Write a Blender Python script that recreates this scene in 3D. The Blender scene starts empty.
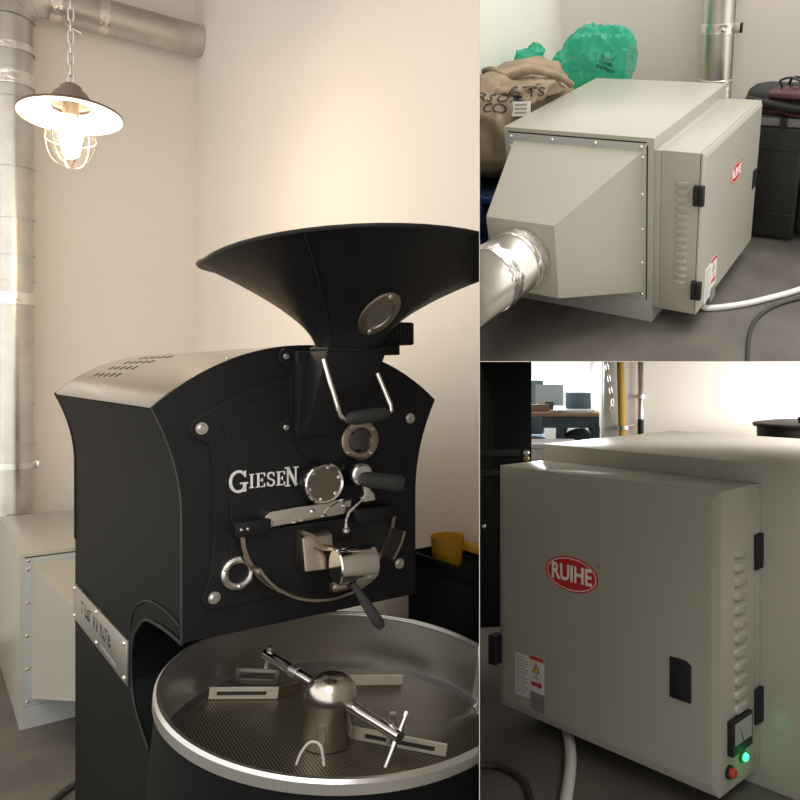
import bpy, bmesh, math, random
from mathutils import Matrix, Vector, noise
from mathutils.bvhtree import BVHTree

scene = bpy.context.scene
COL = scene.collection
PI = math.pi

# ------------------------------------------------------------------ camera, world, exposure
HC = 1.65
cam_d = bpy.data.cameras.new('camera')
cam_d.sensor_width = 36.0
cam_d.lens = 36.0 * 760.0 / 800.0
cam_d.shift_x = (400 - 540) / 800.0
cam_d.shift_y = (372 - 400) / 800.0
cam_d.clip_start = 0.05
cam = bpy.data.objects.new('camera', cam_d)
cam.location = (0, 0, HC)
cam.rotation_euler = (PI / 2, 0, 0)
COL.objects.link(cam)
scene.camera = cam

world = bpy.data.worlds.new('sky')
scene.world = world
world.use_nodes = True
bg = world.node_tree.nodes['Background']
bg.inputs['Color'].default_value = (1.0, 0.96, 0.90, 1)
bg.inputs['Strength'].default_value = 1.42

scene.view_settings.view_transform = 'Standard'
scene.view_settings.look = 'None'
scene.view_settings.exposure = 0.30
scene.view_settings.gamma = 1.0
scene.view_settings.use_curve_mapping = False

def area_light(name, loc, target, sx, sy, power, color):
    d = bpy.data.lights.new(name, 'AREA')
    d.shape = 'RECTANGLE'; d.size = sx; d.size_y = sy; d.energy = power; d.color = color
    o = bpy.data.objects.new(name, d); COL.objects.link(o)
    o.location = loc
    o.rotation_euler = (Vector(target) - Vector(loc)).to_track_quat('-Z', 'Y').to_euler()
    return o

area_light('added_side_light', (1.28, 2.90, HC - 0.10), (0.6, 3.1, HC - 0.20), 0.9, 0.20, 9.0, (1.0, 0.95, 0.88))  # added lamp out of view, brightens the lower bay's back wall and tops
area_light('far_window_daylight', (-0.05, 5.14, HC - 0.03), (0.1, 2.5, HC - 0.25), 0.8, 0.2, 22.0, (0.92, 0.97, 1.0))

sd = bpy.data.lights.new('sun', 'SUN'); sd.energy = 1.7; sd.angle = 0.7; sd.color = (1.0, 0.95, 0.88)
so = bpy.data.objects.new('sun', sd); COL.objects.link(so)
so.rotation_euler = Vector((-0.25, 0.45, -0.86)).to_track_quat('-Z', 'Y').to_euler()

# ------------------------------------------------------------------ materials
def new_mat(name):
    m = bpy.data.materials.new(name); m.use_nodes = True
    nt = m.node_tree
    return m, nt, nt.nodes['Principled BSDF']

def mat(name, col, rough=0.5, metal=0.0, var=0.06, scale=6.0, bump=0.0, bscale=120.0, spec=0.5, coat=0.0, stretch=None, rvar=0.0):
    m, nt, b = new_mat(name)
    b.inputs['Roughness'].default_value = rough
    b.inputs['Metallic'].default_value = metal
    b.inputs['Specular IOR Level'].default_value = spec
    b.inputs['Coat Weight'].default_value = coat
    tc = nt.nodes.new('ShaderNodeTexCoord')
    mp = nt.nodes.new('ShaderNodeMapping')
    nt.links.new(tc.outputs['Object'], mp.inputs['Vector'])
    if stretch: mp.inputs['Scale'].default_value = stretch
    n = nt.nodes.new('ShaderNodeTexNoise'); n.inputs['Scale'].default_value = scale; n.inputs['Detail'].default_value = 5
    nt.links.new(mp.outputs['Vector'], n.inputs['Vector'])
    r = nt.nodes.new('ShaderNodeValToRGB')
    r.color_ramp.elements[0].position = 0.3; r.color_ramp.elements[1].position = 0.7
    lo = [max(0, c * (1 - var)) for c in col]; hi = [min(1, c * (1 + var)) for c in col]
    r.color_ramp.elements[0].color = (*lo, 1); r.color_ramp.elements[1].color = (*hi, 1)
    nt.links.new(n.outputs['Fac'], r.inputs['Fac'])
    nt.links.new(r.outputs['Color'], b.inputs['Base Color'])
    if rvar:
        mr = nt.nodes.new('ShaderNodeMapRange')
        mr.inputs['To Min'].default_value = max(0.02, rough - rvar); mr.inputs['To Max'].default_value = rough + rvar
        nt.links.new(n.outputs['Fac'], mr.inputs['Value']); nt.links.new(mr.outputs['Result'], b.inputs['Roughness'])
    if bump:
        n2 = nt.nodes.new('ShaderNodeTexNoise'); n2.inputs['Scale'].default_value = bscale; n2.inputs['Detail'].default_value = 4
        nt.links.new(mp.outputs['Vector'], n2.inputs['Vector'])
        bp = nt.nodes.new('ShaderNodeBump'); bp.inputs['Strength'].default_value = bump; bp.inputs['Distance'].default_value = 0.01
        nt.links.new(n2.outputs['Fac'], bp.inputs['Height']); nt.links.new(bp.outputs['Normal'], b.inputs['Normal'])
    return m

M = {}
M['wall'] = mat('warm white wall paint', (0.80, 0.755, 0.70), 0.85, var=0.02, scale=1.2, bump=0.05, bscale=90)
M['wall_cool'] = mat('cool white wall paint', (0.78, 0.77, 0.72), 0.85, var=0.02, scale=1.2, bump=0.05, bscale=90)
M['floor'] = mat('grey concrete floor', (0.098, 0.089, 0.077), 0.55, var=0.25, scale=4.0, bump=0.06, bscale=60)
M['partition'] = mat('partition board', (0.45, 0.42, 0.38), 0.8)
M['black'] = mat('black powder coat', (0.0085, 0.009, 0.0105), 0.45, var=0.12, bump=0.10, bscale=900, spec=0.32)
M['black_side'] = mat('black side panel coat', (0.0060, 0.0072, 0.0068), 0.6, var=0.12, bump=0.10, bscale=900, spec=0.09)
M['black_matte'] = mat('black matte plastic', (0.012, 0.012, 0.012), 0.6, spec=0.35)
M['rubber'] = mat('black rubber grip', (0.035, 0.035, 0.035), 0.65, spec=0.35)
M['steel'] = mat('brushed steel', (0.58, 0.58, 0.57), 0.30, 1.0, var=0.05, scale=30, bump=0.02, bscale=200, stretch=(1, 40, 1))
M['roof'] = mat('stainless roof sheet', (0.43, 0.41, 0.37), 0.14, 1.0, var=0.03, scale=3)
M['chrome'] = mat('polished steel', (0.72, 0.70, 0.67), 0.12, 1.0, var=0.02)
M['bolt'] = mat('zinc bolt', (0.75, 0.74, 0.71), 0.28, 1.0, var=0.04)
M['bronze'] = mat('worn bronze steel', (0.42, 0.36, 0.29), 0.30, 1.0, var=0.15, scale=25)
M['paddle'] = mat('pale scraper blade', (0.62, 0.58, 0.50), 0.5, 0.3, var=0.06, scale=20)
M['plate'] = mat('engraved name plate', (0.42, 0.41, 0.38), 0.42, 1.0, var=0.05, scale=40, stretch=(1, 1, 30))
M['white'] = mat('white lettering', (0.85, 0.85, 0.83), 0.5, var=0.01)
M['ink'] = mat('black ink', (0.02, 0.02, 0.022), 0.6)
M['grey_ink'] = mat('faint grey ink', (0.30, 0.30, 0.30), 0.6)
M['galv'] = mat('galvanised duct', (0.60, 0.585, 0.55), 0.33, 1.0, var=0.10, scale=9, bump=0.03, bscale=14, rvar=0.08)
M['tape'] = mat('foil tape', (0.80, 0.78, 0.74), 0.25, 1.0, var=0.05, scale=20, bump=0.6, bscale=30)
M['paint'] = mat('grey white enamel', (0.37, 0.355, 0.308), 0.32, var=0.015, scale=2, bump=0.03, bscale=420, spec=0.5)
M['paint_daylit'] = mat('daylight tinted enamel', (0.37, 0.385, 0.372), 0.42, var=0.015, scale=2, bump=0.03, bscale=420)  # same enamel with a cool daylight cast put into its colour
M['gap'] = mat('dark seam', (0.03, 0.03, 0.03), 0.8)
M['red'] = mat('red badge enamel', (0.52, 0.02, 0.03), 0.35)
M['redink'] = mat('red ink', (0.50, 0.04, 0.03), 0.5)
M['yellowink'] = mat('yellow ink', (0.75, 0.55, 0.03), 0.5)
M['label'] = mat('white label', (0.70, 0.69, 0.66), 0.5)
M['silverlabel'] = mat('silver label', (0.40, 0.40, 0.39), 0.35, 0.6)
M['whitecable'] = mat('white cable', (0.66, 0.65, 0.62), 0.45)
M['blackcable'] = mat('black cable', (0.03, 0.028, 0.026), 0.5)
M['shade_out'] = mat('taupe lamp enamel', (0.22, 0.17, 0.14), 0.45)
M['shade_in'] = mat('white lamp enamel', (0.85, 0.82, 0.76), 0.4)
M['yellow'] = mat('yellow plastic', (0.72, 0.40, 0.03), 0.45)
M['gaspipe'] = mat('yellow gas pipe', (0.60, 0.36, 0.07), 0.4)
M['burlap'] = mat('jute sack', (0.27, 0.215, 0.15), 0.95, var=0.2, scale=14, bump=0.5, bscale=160, spec=0.1)
M['bluepl'] = mat('blue plastic', (0.025, 0.065, 0.26), 0.45)
M['maroon'] = mat('maroon plastic', (0.05, 0.008, 0.014), 0.3)
M['case'] = mat('black hard case', (0.012, 0.012, 0.011), 0.5, bump=0.08, bscale=300)
M['casegrey'] = mat('grey case seam', (0.16, 0.16, 0.15), 0.5)
M['wood'] = mat('light wood top', (0.50, 0.34, 0.22), 0.5, var=0.15, scale=6, stretch=(1, 12, 12))
M['desk_haze'] = mat('dark desk tone with haze', (0.10, 0.14, 0.17), 0.5)  # dark desk things, bluish flare haze mixed into the colour
M['paper'] = mat('white paper', (0.85, 0.86, 0.86), 0.7)
M['paleblue'] = mat('pale blue plastic', (0.60, 0.74, 0.80), 0.5)
M['brownbox'] = mat('brown cardboard', (0.36, 0.25, 0.18), 0.8)
M['whitepl'] = mat('white plastic', (0.75, 0.75, 0.75), 0.4)
M['brass'] = mat('brass screw', (0.55, 0.42, 0.18), 0.3, 1.0)
M['redbtn'] = mat('red button', (0.40, 0.05, 0.03), 0.4)
M['meterglass'] = mat('grey meter face', (0.30, 0.30, 0.29), 0.15)
M['sightdark'] = mat('dark sight glass', (0.02, 0.015, 0.012), 0.06, spec=0.8, coat=1.0)

def emit(name, col, s):
    m, nt, b = new_mat(name)
    b.inputs['Base Color'].default_value = (*col, 1)
    b.inputs['Emission Color'].default_value = (*col, 1); b.inputs['Emission Strength'].default_value = s
    return m
M['bulb'] = emit('glowing filament bulb', (1.0, 0.80, 0.55), 60.0)
M['greenlamp'] = emit('lit green pilot lamp', (0.05, 1.0, 0.28), 2.4)

def clear_mat(name, tint, gloss):
    m = bpy.data.materials.new(name); m.use_nodes = True
    nt = m.node_tree; nt.nodes.clear()
    out = nt.nodes.new('ShaderNodeOutputMaterial'); mx = nt.nodes.new('ShaderNodeMixShader')
    t = nt.nodes.new('ShaderNodeBsdfTransparent'); g = nt.nodes.new('ShaderNodeBsdfGlossy')
    t.inputs['Color'].default_value = (*tint, 1); g.inputs['Roughness'].default_value = 0.03
    mx.inputs['Fac'].default_value = gloss
    nt.links.new(t.outputs[0], mx.inputs[1]); nt.links.new(g.outputs[0], mx.inputs[2]); nt.links.new(mx.outputs[0], out.inputs['Surface'])
    return m
M['glass'] = clear_mat('clear glass', (0.97, 0.98, 0.97), 0.07)

def film_mat(name, col, alpha, trans):
    m = bpy.data.materials.new(name); m.use_nodes = True
    nt = m.node_tree; nt.nodes.clear()
    out = nt.nodes.new('ShaderNodeOutputMaterial')
    d = nt.nodes.new('ShaderNodeBsdfPrincipled'); d.inputs['Base Color'].default_value = (*col, 1); d.inputs['Roughness'].default_value = 0.3
    tl = nt.nodes.new('ShaderNodeBsdfTranslucent'); tl.inputs['Color'].default_value = (*col, 1)
    tp = nt.nodes.new('ShaderNodeBsdfTransparent'); tp.inputs['Color'].default_value = (0.55, 0.95, 0.82, 1)
    a = nt.nodes.new('ShaderNodeMixShader'); a.inputs['Fac'].default_value = trans
    b = nt.nodes.new('ShaderNodeMixShader'); b.inputs['Fac'].default_value = alpha
    nt.links.new(d.outputs[0], a.inputs[1]); nt.links.new(tl.outputs[0], a.inputs[2])
    nt.links.new(tp.outputs[0], b.inputs[1]); nt.links.new(a.outputs[0], b.inputs[2]); nt.links.new(b.outputs[0], out.inputs['Surface'])
    return m
M['greenfilm'] = film_mat('green plastic film', (0.04, 0.50, 0.34), 0.60, 0.45)

def perforated():
    m, nt, b = new_mat('perforated steel sheet')
    b.inputs['Metallic'].default_value = 0.9; b.inputs['Roughness'].default_value = 0.42
    tc = nt.nodes.new('ShaderNodeTexCoord'); mp = nt.nodes.new('ShaderNodeMapping')
    nt.links.new(tc.outputs['Object'], mp.inputs['Vector'])
    v = nt.nodes.new('ShaderNodeTexVoronoi'); v.inputs['Scale'].default_value = 150; v.inputs['Randomness'].default_value = 0.0
    mp.inputs['Scale'].default_value = (1, 1, 0)
    nt.links.new(mp.outputs['Vector'], v.inputs['Vector'])
    r = nt.nodes.new('ShaderNodeValToRGB'); r.color_ramp.elements[0].position = 0.33; r.color_ramp.elements[1].position = 0.40
    r.color_ramp.elements[0].color = (0.02, 0.017, 0.014, 1); r.color_ramp.elements[1].color = (0.30, 0.26, 0.21, 1)
    nt.links.new(v.outputs['Distance'], r.inputs['Fac']); nt.links.new(r.outputs['Color'], b.inputs['Base Color'])
    return m
M['perf'] = perforated()

# ------------------------------------------------------------------ cells: three bays parted by thin boards
P1 = 0.0796      # slope of the upright dividing board
P2 = 0.0138      # slope of the shelf board
def T3(x, y, z): return Matrix.Translation((x, y, z))
def Rz(a): return Matrix.Rotation(a, 4, 'Z')
YAW = 0.6971
ROASTER_M = T3(-0.80104, 1.69976, -0.60784 + HC) @ Rz(YAW)
LBOX_M = T3(-2.396, 3.498, 0.0) @ Rz(0.69)
R1_M = Matrix(((0.8764, 0.4767, -0.0691, -0.0949), (-0.435, 0.7218, -0.5382, 3.4998), (-0.2067, 0.5017, 0.84, 0.3469 + HC), (0, 0, 0, 1)))
R2_M = T3(0.4524, 2.591, HC - 0.9092) @ Rz(-2.328)
R2_FLOOR = HC - 0.9092
CELL = {}        # object -> cell

# ------------------------------------------------------------------ mesh helpers
class MB:
    def __init__(s): s.v = []; s.f = []
    def add(s, vs, fs):
        o = len(s.v); s.v += [tuple(v) for v in vs]; s.f += [tuple(i + o for i in f) for f in fs]; return s
    def box(s, x0, x1, y0, y1, z0, z1, m=None):
        vs = [(x, y, z) for z in (z0, z1) for y in (y0, y1) for x in (x0, x1)]
        if m is not None: vs = [m @ Vector(v) for v in vs]
        return s.add(vs, [(0, 2, 3, 1), (4, 5, 7, 6), (0, 1, 5, 4), (2, 6, 7, 3), (0, 4, 6, 2), (1, 3, 7, 5)])
    def prism(s, poly, axis, a, b, m=None):
        # poly: 2D points; axis 0 -> (y,z), 1 -> (x,z), 2 -> (x,y)
        def p3(p, t):
            return {0: (t, p[0], p[1]), 1: (p[0], t, p[1]), 2: (p[0], p[1], t)}[axis]
        n = len(poly)
        vs = [p3(p, a) for p in poly] + [p3(p, b) for p in poly]
        if m is not None: vs = [m @ Vector(v) for v in vs]
        fs = [tuple(range(n))[::-1], tuple(range(n, 2 * n))] + [(i, (i + 1) % n, n + (i + 1) % n, n + i) for i in range(n)]
        return s.add(vs, fs)
    def lathe(s, prof, m=None, n=32, a0=0.0, a1=2 * PI, close=False):
        # prof: (r, z) around Z
        full = abs(a1 - a0 - 2 * PI) < 1e-6
        k = n if full else n + 1
        vs = []
        for i in range(k):
            a = a0 + (a1 - a0) * i / n
            for r, z in prof: vs.append((r * math.cos(a), r * math.sin(a), z))
        if m is not None: vs = [m @ Vector(v) for v in vs]
        L = len(prof); fs = []
        for i in range(n):
            j = (i + 1) % k
            for q in range(L - 1): fs.append((i * L + q, j * L + q, j * L + q + 1, i * L + q + 1))
            if close: fs.append((i * L + L - 1, j * L + L - 1, j * L, i * L))
        if not full and close:
            fs.append(tuple(range(L))[::-1]); fs.append(tuple(range((k - 1) * L, k * L)))
        return s.add(vs, fs)
    def loft(s, rings, cap0=True, cap1=True, closed=True):
        n = len(rings[0]); vs = [p for r in rings for p in r]; fs = []
        for i in range(len(rings) - 1):
            for j in range(n if closed else n - 1):
                k = (j + 1) % n
                fs.append((i * n + j, i * n + k, (i + 1) * n + k, (i + 1) * n + j))
        if cap0: fs.append(tuple(range(n))[::-1])
        if cap1: fs.append(tuple(range((len(rings) - 1) * n, len(rings) * n)))
        return s.add(vs, fs)
    def tube(s, pts, r, n=10, closed=False):
        pts = [Vector(p) for p in pts]; rings = []; up = None; N = len(pts)
        for i, p in enumerate(pts):
            if closed: d = pts[(i + 1) % N] - pts[i - 1]
            else: d = pts[min(i + 1, N - 1)] - pts[max(i - 1, 0)]
            d.normalize()
            if up is None:
                up = Vector((0, 0, 1)) if abs(d.z) < 0.9 else Vector((1, 0, 0))
            u = (up - d * up.dot(d)).normalized(); w = d.cross(u); up = u
            rr = r[i] if isinstance(r, (list, tuple)) else r
            rings.append([p + (u * math.cos(2 * PI * k / n) + w * math.sin(2 * PI * k / n)) * rr for k in range(n)])
        if closed:
            rings.append(rings[0]); return s.loft(rings, False, False)
        return s.loft(rings)
    def ribbon(s, pts, wid, y0, y1):
        # 2D stroke in x,z with thickness between y0 and y1
        for a, b in zip(pts[:-1], pts[1:]):
            a = Vector(a); b = Vector(b); d = (b - a)
            if d.length < 1e-7: continue
            d.normalize(); n = Vector((-d.y, d.x)) * wid / 2; e = d * wid * 0.18
            q = [a - e + n, b + e + n, b + e - n, a - e - n]
            s.prism([tuple(p) for p in q], 1, y0, y1)
        return s
    def mesh(s, name, smooth=None, bevel=0.0, segs=2):
        me = bpy.data.meshes.new(name)
        me.from_pydata([tuple(v) for v in s.v], [], s.f)
        bm = bmesh.new(); bm.from_mesh(me)
        bmesh.ops.remove_doubles(bm, verts=bm.verts, dist=1e-6)
        bmesh.ops.recalc_face_normals(bm, faces=bm.faces)
        if bevel:
            ed = [e for e in bm.edges if len(e.link_faces) == 2 and e.calc_face_angle(0) > 0.45]
            bmesh.ops.bevel(bm, geom=ed, offset=bevel, segments=segs, profile=0.5, affect='EDGES', clamp_overlap=True)
        bm.to_mesh(me); bm.free()
        if smooth is not None:
            for p in me.polygons: p.use_smooth = True
            me.set_sharp_from_angle(angle=smooth)
        return me

def link(name, me, material, parent=None, cell=None, m=None, label=None):
    o = bpy.data.objects.new(name, me); COL.objects.link(o)
    if not me.materials: me.materials.append(material)
    if parent is not None:
        o.parent = parent
        CELL[o] = CELL.get(parent)
    if m is not None: o.matrix_local = m
    if cell: CELL[o] = cell
    if label: o['label'] = label
    return o

def obj(name, mb, material, parent=None, cell=None, smooth=0.6, bevel=0.0, segs=2, m=None, label=None):
    return link(name, mb.mesh(name, smooth, bevel, segs), material, parent, cell, m, label)

def tag(o, label, cat, group=None):
    o['label'] = label; o['category'] = cat
    if group: o['group'] = group
    return o

def thing(name, label, cat, m, cell, group=None):
    o = bpy.data.objects.new(name, None); COL.objects.link(o)
    o.empty_display_size = 0.05; o.matrix_world = m; CELL[o] = cell
    return tag(o, label, cat, group)

def struct(name, mb, material, cell=None, m=None, smooth=None, parent=None):
    o = obj(name, mb, material, parent, cell, smooth=smooth, m=m)
    o['kind'] = 'structure'
    return o

def text_mesh(txt, size, depth, material, shear=0.0, offset=0.0, align='CENTER'):
    c = bpy.data.curves.new('lettering', 'FONT'); c.body = txt; c.size = size; c.extrude = depth
    c.shear = shear; c.offset = offset; c.align_x = align; c.align_y = 'CENTER'; c.resolution_u = 3
    o = bpy.data.objects.new('lettering', c); COL.objects.link(o)
    bpy.context.view_layer.update()
    me = bpy.data.meshes.new_from_object(o)
    bpy.data.objects.remove(o); bpy.data.curves.remove(c)
    me.materials.clear(); me.materials.append(material)
    return me

def basis(o, x, y, z):
    x, y, z = Vector(x), Vector(y), Vector(z)
    return Matrix(((x.x, y.x, z.x, o[0]), (x.y, y.y, z.y, o[1]), (x.z, y.z, z.z, o[2]), (0, 0, 0, 1)))

def dirm(p, d):
    # matrix placing local Z along d at p
    return Matrix.Translation(p) @ Vector(d).to_track_quat('Z', 'Y').to_matrix().to_4x4()

def arc(cx, cz, r, a0, a1, n):
    return [(cx + r * math.cos(a0 + (a1 - a0) * i / n), cz + r * math.sin(a0 + (a1 - a0) * i / n)) for i in range(n + 1)]

def bez(p0, p1, p2, p3, n=14):
    out = []
    for i in range(n + 1):
        t = i / n; a, b, c, d = (1 - t) ** 3, 3 * t * (1 - t) ** 2, 3 * t * t * (1 - t), t ** 3
        out.append(tuple(a * w + b * x + c * y + d * z for w, x, y, z in zip(p0, p1, p2, p3)))
    return out

def smooth_path(pts, n=8):
    P = [Vector(p) for p in pts]; out = []
    for i in range(len(P) - 1):
        a = P[max(i - 1, 0)]; b = P[i]; c = P[i + 1]; d = P[min(i + 2, len(P) - 1)]
        for k in range(n):
            t = k / n
            out.append(0.5 * ((2 * b) + (c - a) * t + (2 * a - 5 * b + 4 * c - d) * t * t + (3 * b - a - 3 * c + d) * t ** 3))
    out.append(P[-1]); return out

HEX = MB().lathe([(0.0, 0.0), (0.0085, 0.0), (0.0085, 0.006), (0.007, 0.0075), (0.0, 0.0075)], n=6).mesh('bolt', 0.5)
WASH = MB().lathe([(0.0, 0.0), (0.0125, 0.0), (0.0125, 0.002), (0.0, 0.002)], n=20).mesh('washer', 0.5)
SCREW = MB().lathe([(0.0, 0.0), (0.006, 0.0), (0.0055, 0.002), (0.0035, 0.0038), (0.0, 0.0042)], n=12).mesh('screw', 0.6)
HEX.materials.append(M['bolt']); WASH.materials.append(M['bolt']); SCREW.materials.append(M['bolt'])

def screw(parent, p, d, s=1.0, me=SCREW, name='screw'):
    return link(name, me, M['bolt'], parent, m=dirm(p, d) @ Matrix.Scale(s, 4))

# ------------------------------------------------------------------ setting, left bay
CX, CY = -2.433, 5.359                       # corner of the two walls
ux, uy = math.cos(YAW), math.sin(YAW)      # along the left wall towards the corner
WL = basis((CX, CY, 0), (ux, uy, 0), (-uy, ux, 0), (0, 0, 1))
struct('wall_left', MB().box(-4.2, 0.1, 0.0, 0.1, 0.0, 4.4), M['wall'], 'L', WL)
struct('wall_right', MB().box(0.0, 0.1, -4.6, 0.0, 0.0, 4.4), M['wall'], 'L', WL)
struct('floor', MB().box(-6.0, 4.0, -4.0, 6.6, -0.05, 0.0), M['floor'])
struct('ceiling', MB().box(-5.5, 0.6, 0.4, 6.6, 4.29, 4.36), M['wall'], 'L')
struct('baseboard_left', MB().box(-4.0, 0.0, -0.012, 0.0, 0.0, 0.07), M['wall_cool'], 'L', WL)
def board(y0, y1, z0, z1, t):
    b = MB(); vs = []
    for y in (y0, y1):
        for z in (z0, z1):
            for s in (-t, t): vs.append((-P1 * y + s, y, z))
    return b.add(vs, [(0, 1, 3, 2), (4, 6, 7, 5), (0, 4, 5, 1), (2, 3, 7, 6), (0, 2, 6, 4), (1, 5, 7, 3)])
struct('wall_divider', board(0.62, 5.6, 0.0, 5.0, 0.00025), M['partition'])
def shelf(y0, y1, t):
    vs = []
    for y in (y0, y1):
        for x in (-P1 * y + 0.0005, 0.46 * y):
            for s in (-t, t): vs.append((x, y, HC + P2 * y + s))
    return MB().add(vs, [(0, 1, 3, 2), (4, 6, 7, 5), (0, 4, 5, 1), (2, 3, 7, 6), (0, 2, 6, 4), (1, 5, 7, 3)])
struct('ceiling_lower_bay', shelf(2.4, 3.6, 0.0004), M['partition'])  # front part drawn forward to keep side light off the upper bay
struct('ceiling_lower_bay_front', shelf(0.62, 1.95, 0.00025), M['partition'])  # unseen board added to shield the cabinet door from the sky

def side_wall(y0, y1, z0, z1, t):
    vs = []
    for y in (y0, y1):
        for z in (z0, z1):
            for s in (0.0, t): vs.append((0.36 * y + 0.32 + s, y, z))
    return MB().add(vs, [(0, 1, 3, 2), (4, 6, 7, 5), (0, 4, 5, 1), (2, 3, 7, 6), (0, 2, 6, 4), (1, 5, 7, 3)])
struct('light_block_side', side_wall(0.62, 2.0, 0.0, HC + 0.004, 0.05), M['wall'])  # unseen wall added to cut light from the right
struct('light_block_side_rear', side_wall(2.0, 3.5, 0.0, HC - 0.24, 0.05), M['wall'])  # rear part of the added light block, kept low below the opening
wn = struct('added_side_opening', side_wall(2.0, 3.5, HC - 0.24, HC - 0.22, 0.05), M['whitepl'])  # unseen glazed opening added to let light into the lower bay
obj('pane', side_wall(2.0, 3.5, HC - 0.22, HC + 0.03, 0.006), M['glass'], wn)

# ------------------------------------------------------------------ coffee roaster
def build_roaster():
    t = thing('coffee_roaster', 'large black drum coffee roaster with flared hopper and round cooling tray', 'coffee roaster', ROASTER_M, 'L')
    W, D, H, E, SP = 0.6, 1.4076, 0.675, 0.0625, 0.53
    rad = (0.3625 ** 2 + (H - SP) ** 2) / (2 * (H - SP)); zc = H - rad
    a = math.asin(0.3625 / rad)
    def waist(side):
        pts = []
        for i in range(9):
            z = 0.28 + (SP - 0.28) * i / 8; x = -E * ((z - 0.28) / (SP - 0.28)) ** 2.0
            pts.append((x if side < 0 else W - x, z))
        return pts
    arch = [(0.3 + rad * math.sin(b), zc + rad * math.cos(b)) for b in [-a + 2 * a * i / 32 for i in range(33)]]
    sil = [(0, 0)] + waist(-1) + arch[1:-1] + waist(1)[::-1] + [(W, 0)]
    # housing: side walls and inner block
    hb = MB()
    inner = [(x * 0.985 + 0.0045, z if z < 0.3 else z - 0.006) for x, z in sil]
    hb.prism(inner, 1, 0.014, D - 0.014)
    obj('housing', hb, M['black_side'], t, smooth=0.3)
    obj('front_frame', MB().prism(sil, 1, 0.0, 0.014), M['black'], t, smooth=0.3, bevel=0.0015)
    obj('rear_frame', MB().prism(sil, 1, D - 0.014, D), M['black'], t, smooth=0.3)
    # stainless roof sheet
    ro = [(0.3 + rad * math.sin(b), zc + rad * math.cos(b)) for b in [-a * 0.985 + 2 * a * 0.985 * i / 40 for i in range(41)]]
    ri = [(x, z - 0.006) for x, z in ro]
    roof = obj('roof_sheet', MB().prism(ro + ri[::-1], 1, 0.013, D - 0.013), M['roof'], t, smooth=0.3, label='curved brushed stainless roof sheet')
    slot = MB().box(-0.010, 0.010, -0.010, 0.010, -0.002, 0.0010).mesh('vent_slot')
    for row, ang in enumerate((-0.545, -0.455, -0.365, -0.275)):
        for k in range(5):
            y = 0.80 + k * 0.085 - row * 0.02
            p = (0.3 + rad * math.sin(ang), y, zc + rad * math.cos(ang))
            link('vent_slot', slot, M['gap'], roof, m=Matrix.Translation(p) @ Matrix.Rotation(ang, 4, 'Y'))
    screw(roof, (0.3 + rad * math.sin(-0.36), 0.05, zc + rad * math.cos(-0.36)), (math.sin(-0.36), 0, math.cos(-0.36)), 0.7)
    # lower cabinet with the scooped front that takes the cooling tray
    prof = [(0.0, 0.0), (0.143, -0.006), (0.237, -0.011), (0.317, -0.026), (0.392, -0.058), (0.46, -0.111), (0.486, -0.163), (0.486, -0.231),
            (0.452, -0.288), (0.392, -0.325), (0.30, -0.352), (0.205, -0.372), (0.16, -0.42), (0.14, -0.50), (0.14, -1.042), (D, -1.042), (D, 0.0)]
    obj('lower_cabinet', MB().prism(prof, 0, 0.0045, W - 0.0045), M['black_side'], t, smooth=0.5)
    fold = smooth_path([(-0.001, 0.012, 0.036), (-0.001, 0.143, 0.041), (-0.001, 0.286, 0.029), (-0.001, 0.392, 0.0), (-0.001, 0.46, -0.035), (-0.001, 0.50, -0.10)], 6)
    obj('arch_bead', MB().tube(fold, 0.0022, 6), M['black'], t)
    lip = smooth_path([(0.0, 0.0, -0.001), (0.0, 0.143, -0.006), (0.0, 0.317, -0.026), (0.0, 0.392, -0.058), (0.0, 0.46, -0.111), (0.0, 0.486, -0.197), (0.0, 0.452, -0.288), (0.0, 0.30, -0.352)], 6)
    obj('arch_lip', MB().tube(lip, 0.004, 6), M['black'], t)
    # name plate on the side
    pl = obj('name_plate', MB().prism([(0.532, -0.262), (0.532, -0.137), (1.392, -0.160), (1.392, -0.284)], 0, -0.0035, 0.004), M['plate'], t, bevel=0.0008, label='brushed metal plate with dark script lettering')
    for y, z in ((0.56, -0.152), (0.56, -0.248), (0.96, -0.160), (0.96, -0.258), (1.365, -0.172), (1.365, -0.270)):
        screw(pl, (-0.0035, y, z), (-1, 0, 0), 1.3)
    script = [[(0.10, 0), (0.25, 1.0)], [(-0.10, 0.88), (0.10, 1.02), (0.35, 0.98), (0.58, 1.08)], [(0.02, 0.50), (0.22, 0.54), (0.42, 0.52)],
              [(0.52, 0.25), (0.68, 0.65), (0.76, 1.02), (0.68, 1.06), (0.60, 0.60), (0.58, 0.10), (0.66, 0.0), (0.78, 0.12)],
              [(1.02, 0.38), (0.90, 0.40), (0.82, 0.22), (0.86, 0.04), (0.96, 0.06), (1.04, 0.38), (1.04, 0.08), (1.12, 0.04)], [(1.18, 0.02), (1.28, 0.82)], [(1.06, 0.50), (1.24, 0.55), (1.44, 0.54)],
              [(1.50, 0.92), (1.60, 1.0), (1.66, 0.40), (1.70, 0.0), (1.82, 0.45), (1.96, 0.85), (2.00, 0.40), (2.08, 0.0), (2.22, 0.55), (2.36, 1.0), (2.50, 1.16)],
              [(2.48, 0.0), (2.62, 1.0), (2.56, 1.04), (2.50, 0.30), (2.60, 0.42), (2.70, 0.36), (2.70, 0.06), (2.80, 0.04)], [(2.90, 0.40), (2.90, 0.05), (2.98, 0.02)], [(2.95, 0.56), (2.97, 0.62)],
              [(3.08, 0.02), (3.18, 0.80)], [(2.98, 0.50), (3.14, 0.54), (3.32, 0.52)], [(3.36, 0.22), (3.54, 0.28), (3.50, 0.42), (3.40, 0.36), (3.38, 0.12), (3.48, 0.02), (3.66, 0.10)]]
    sc_ = MB()
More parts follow.
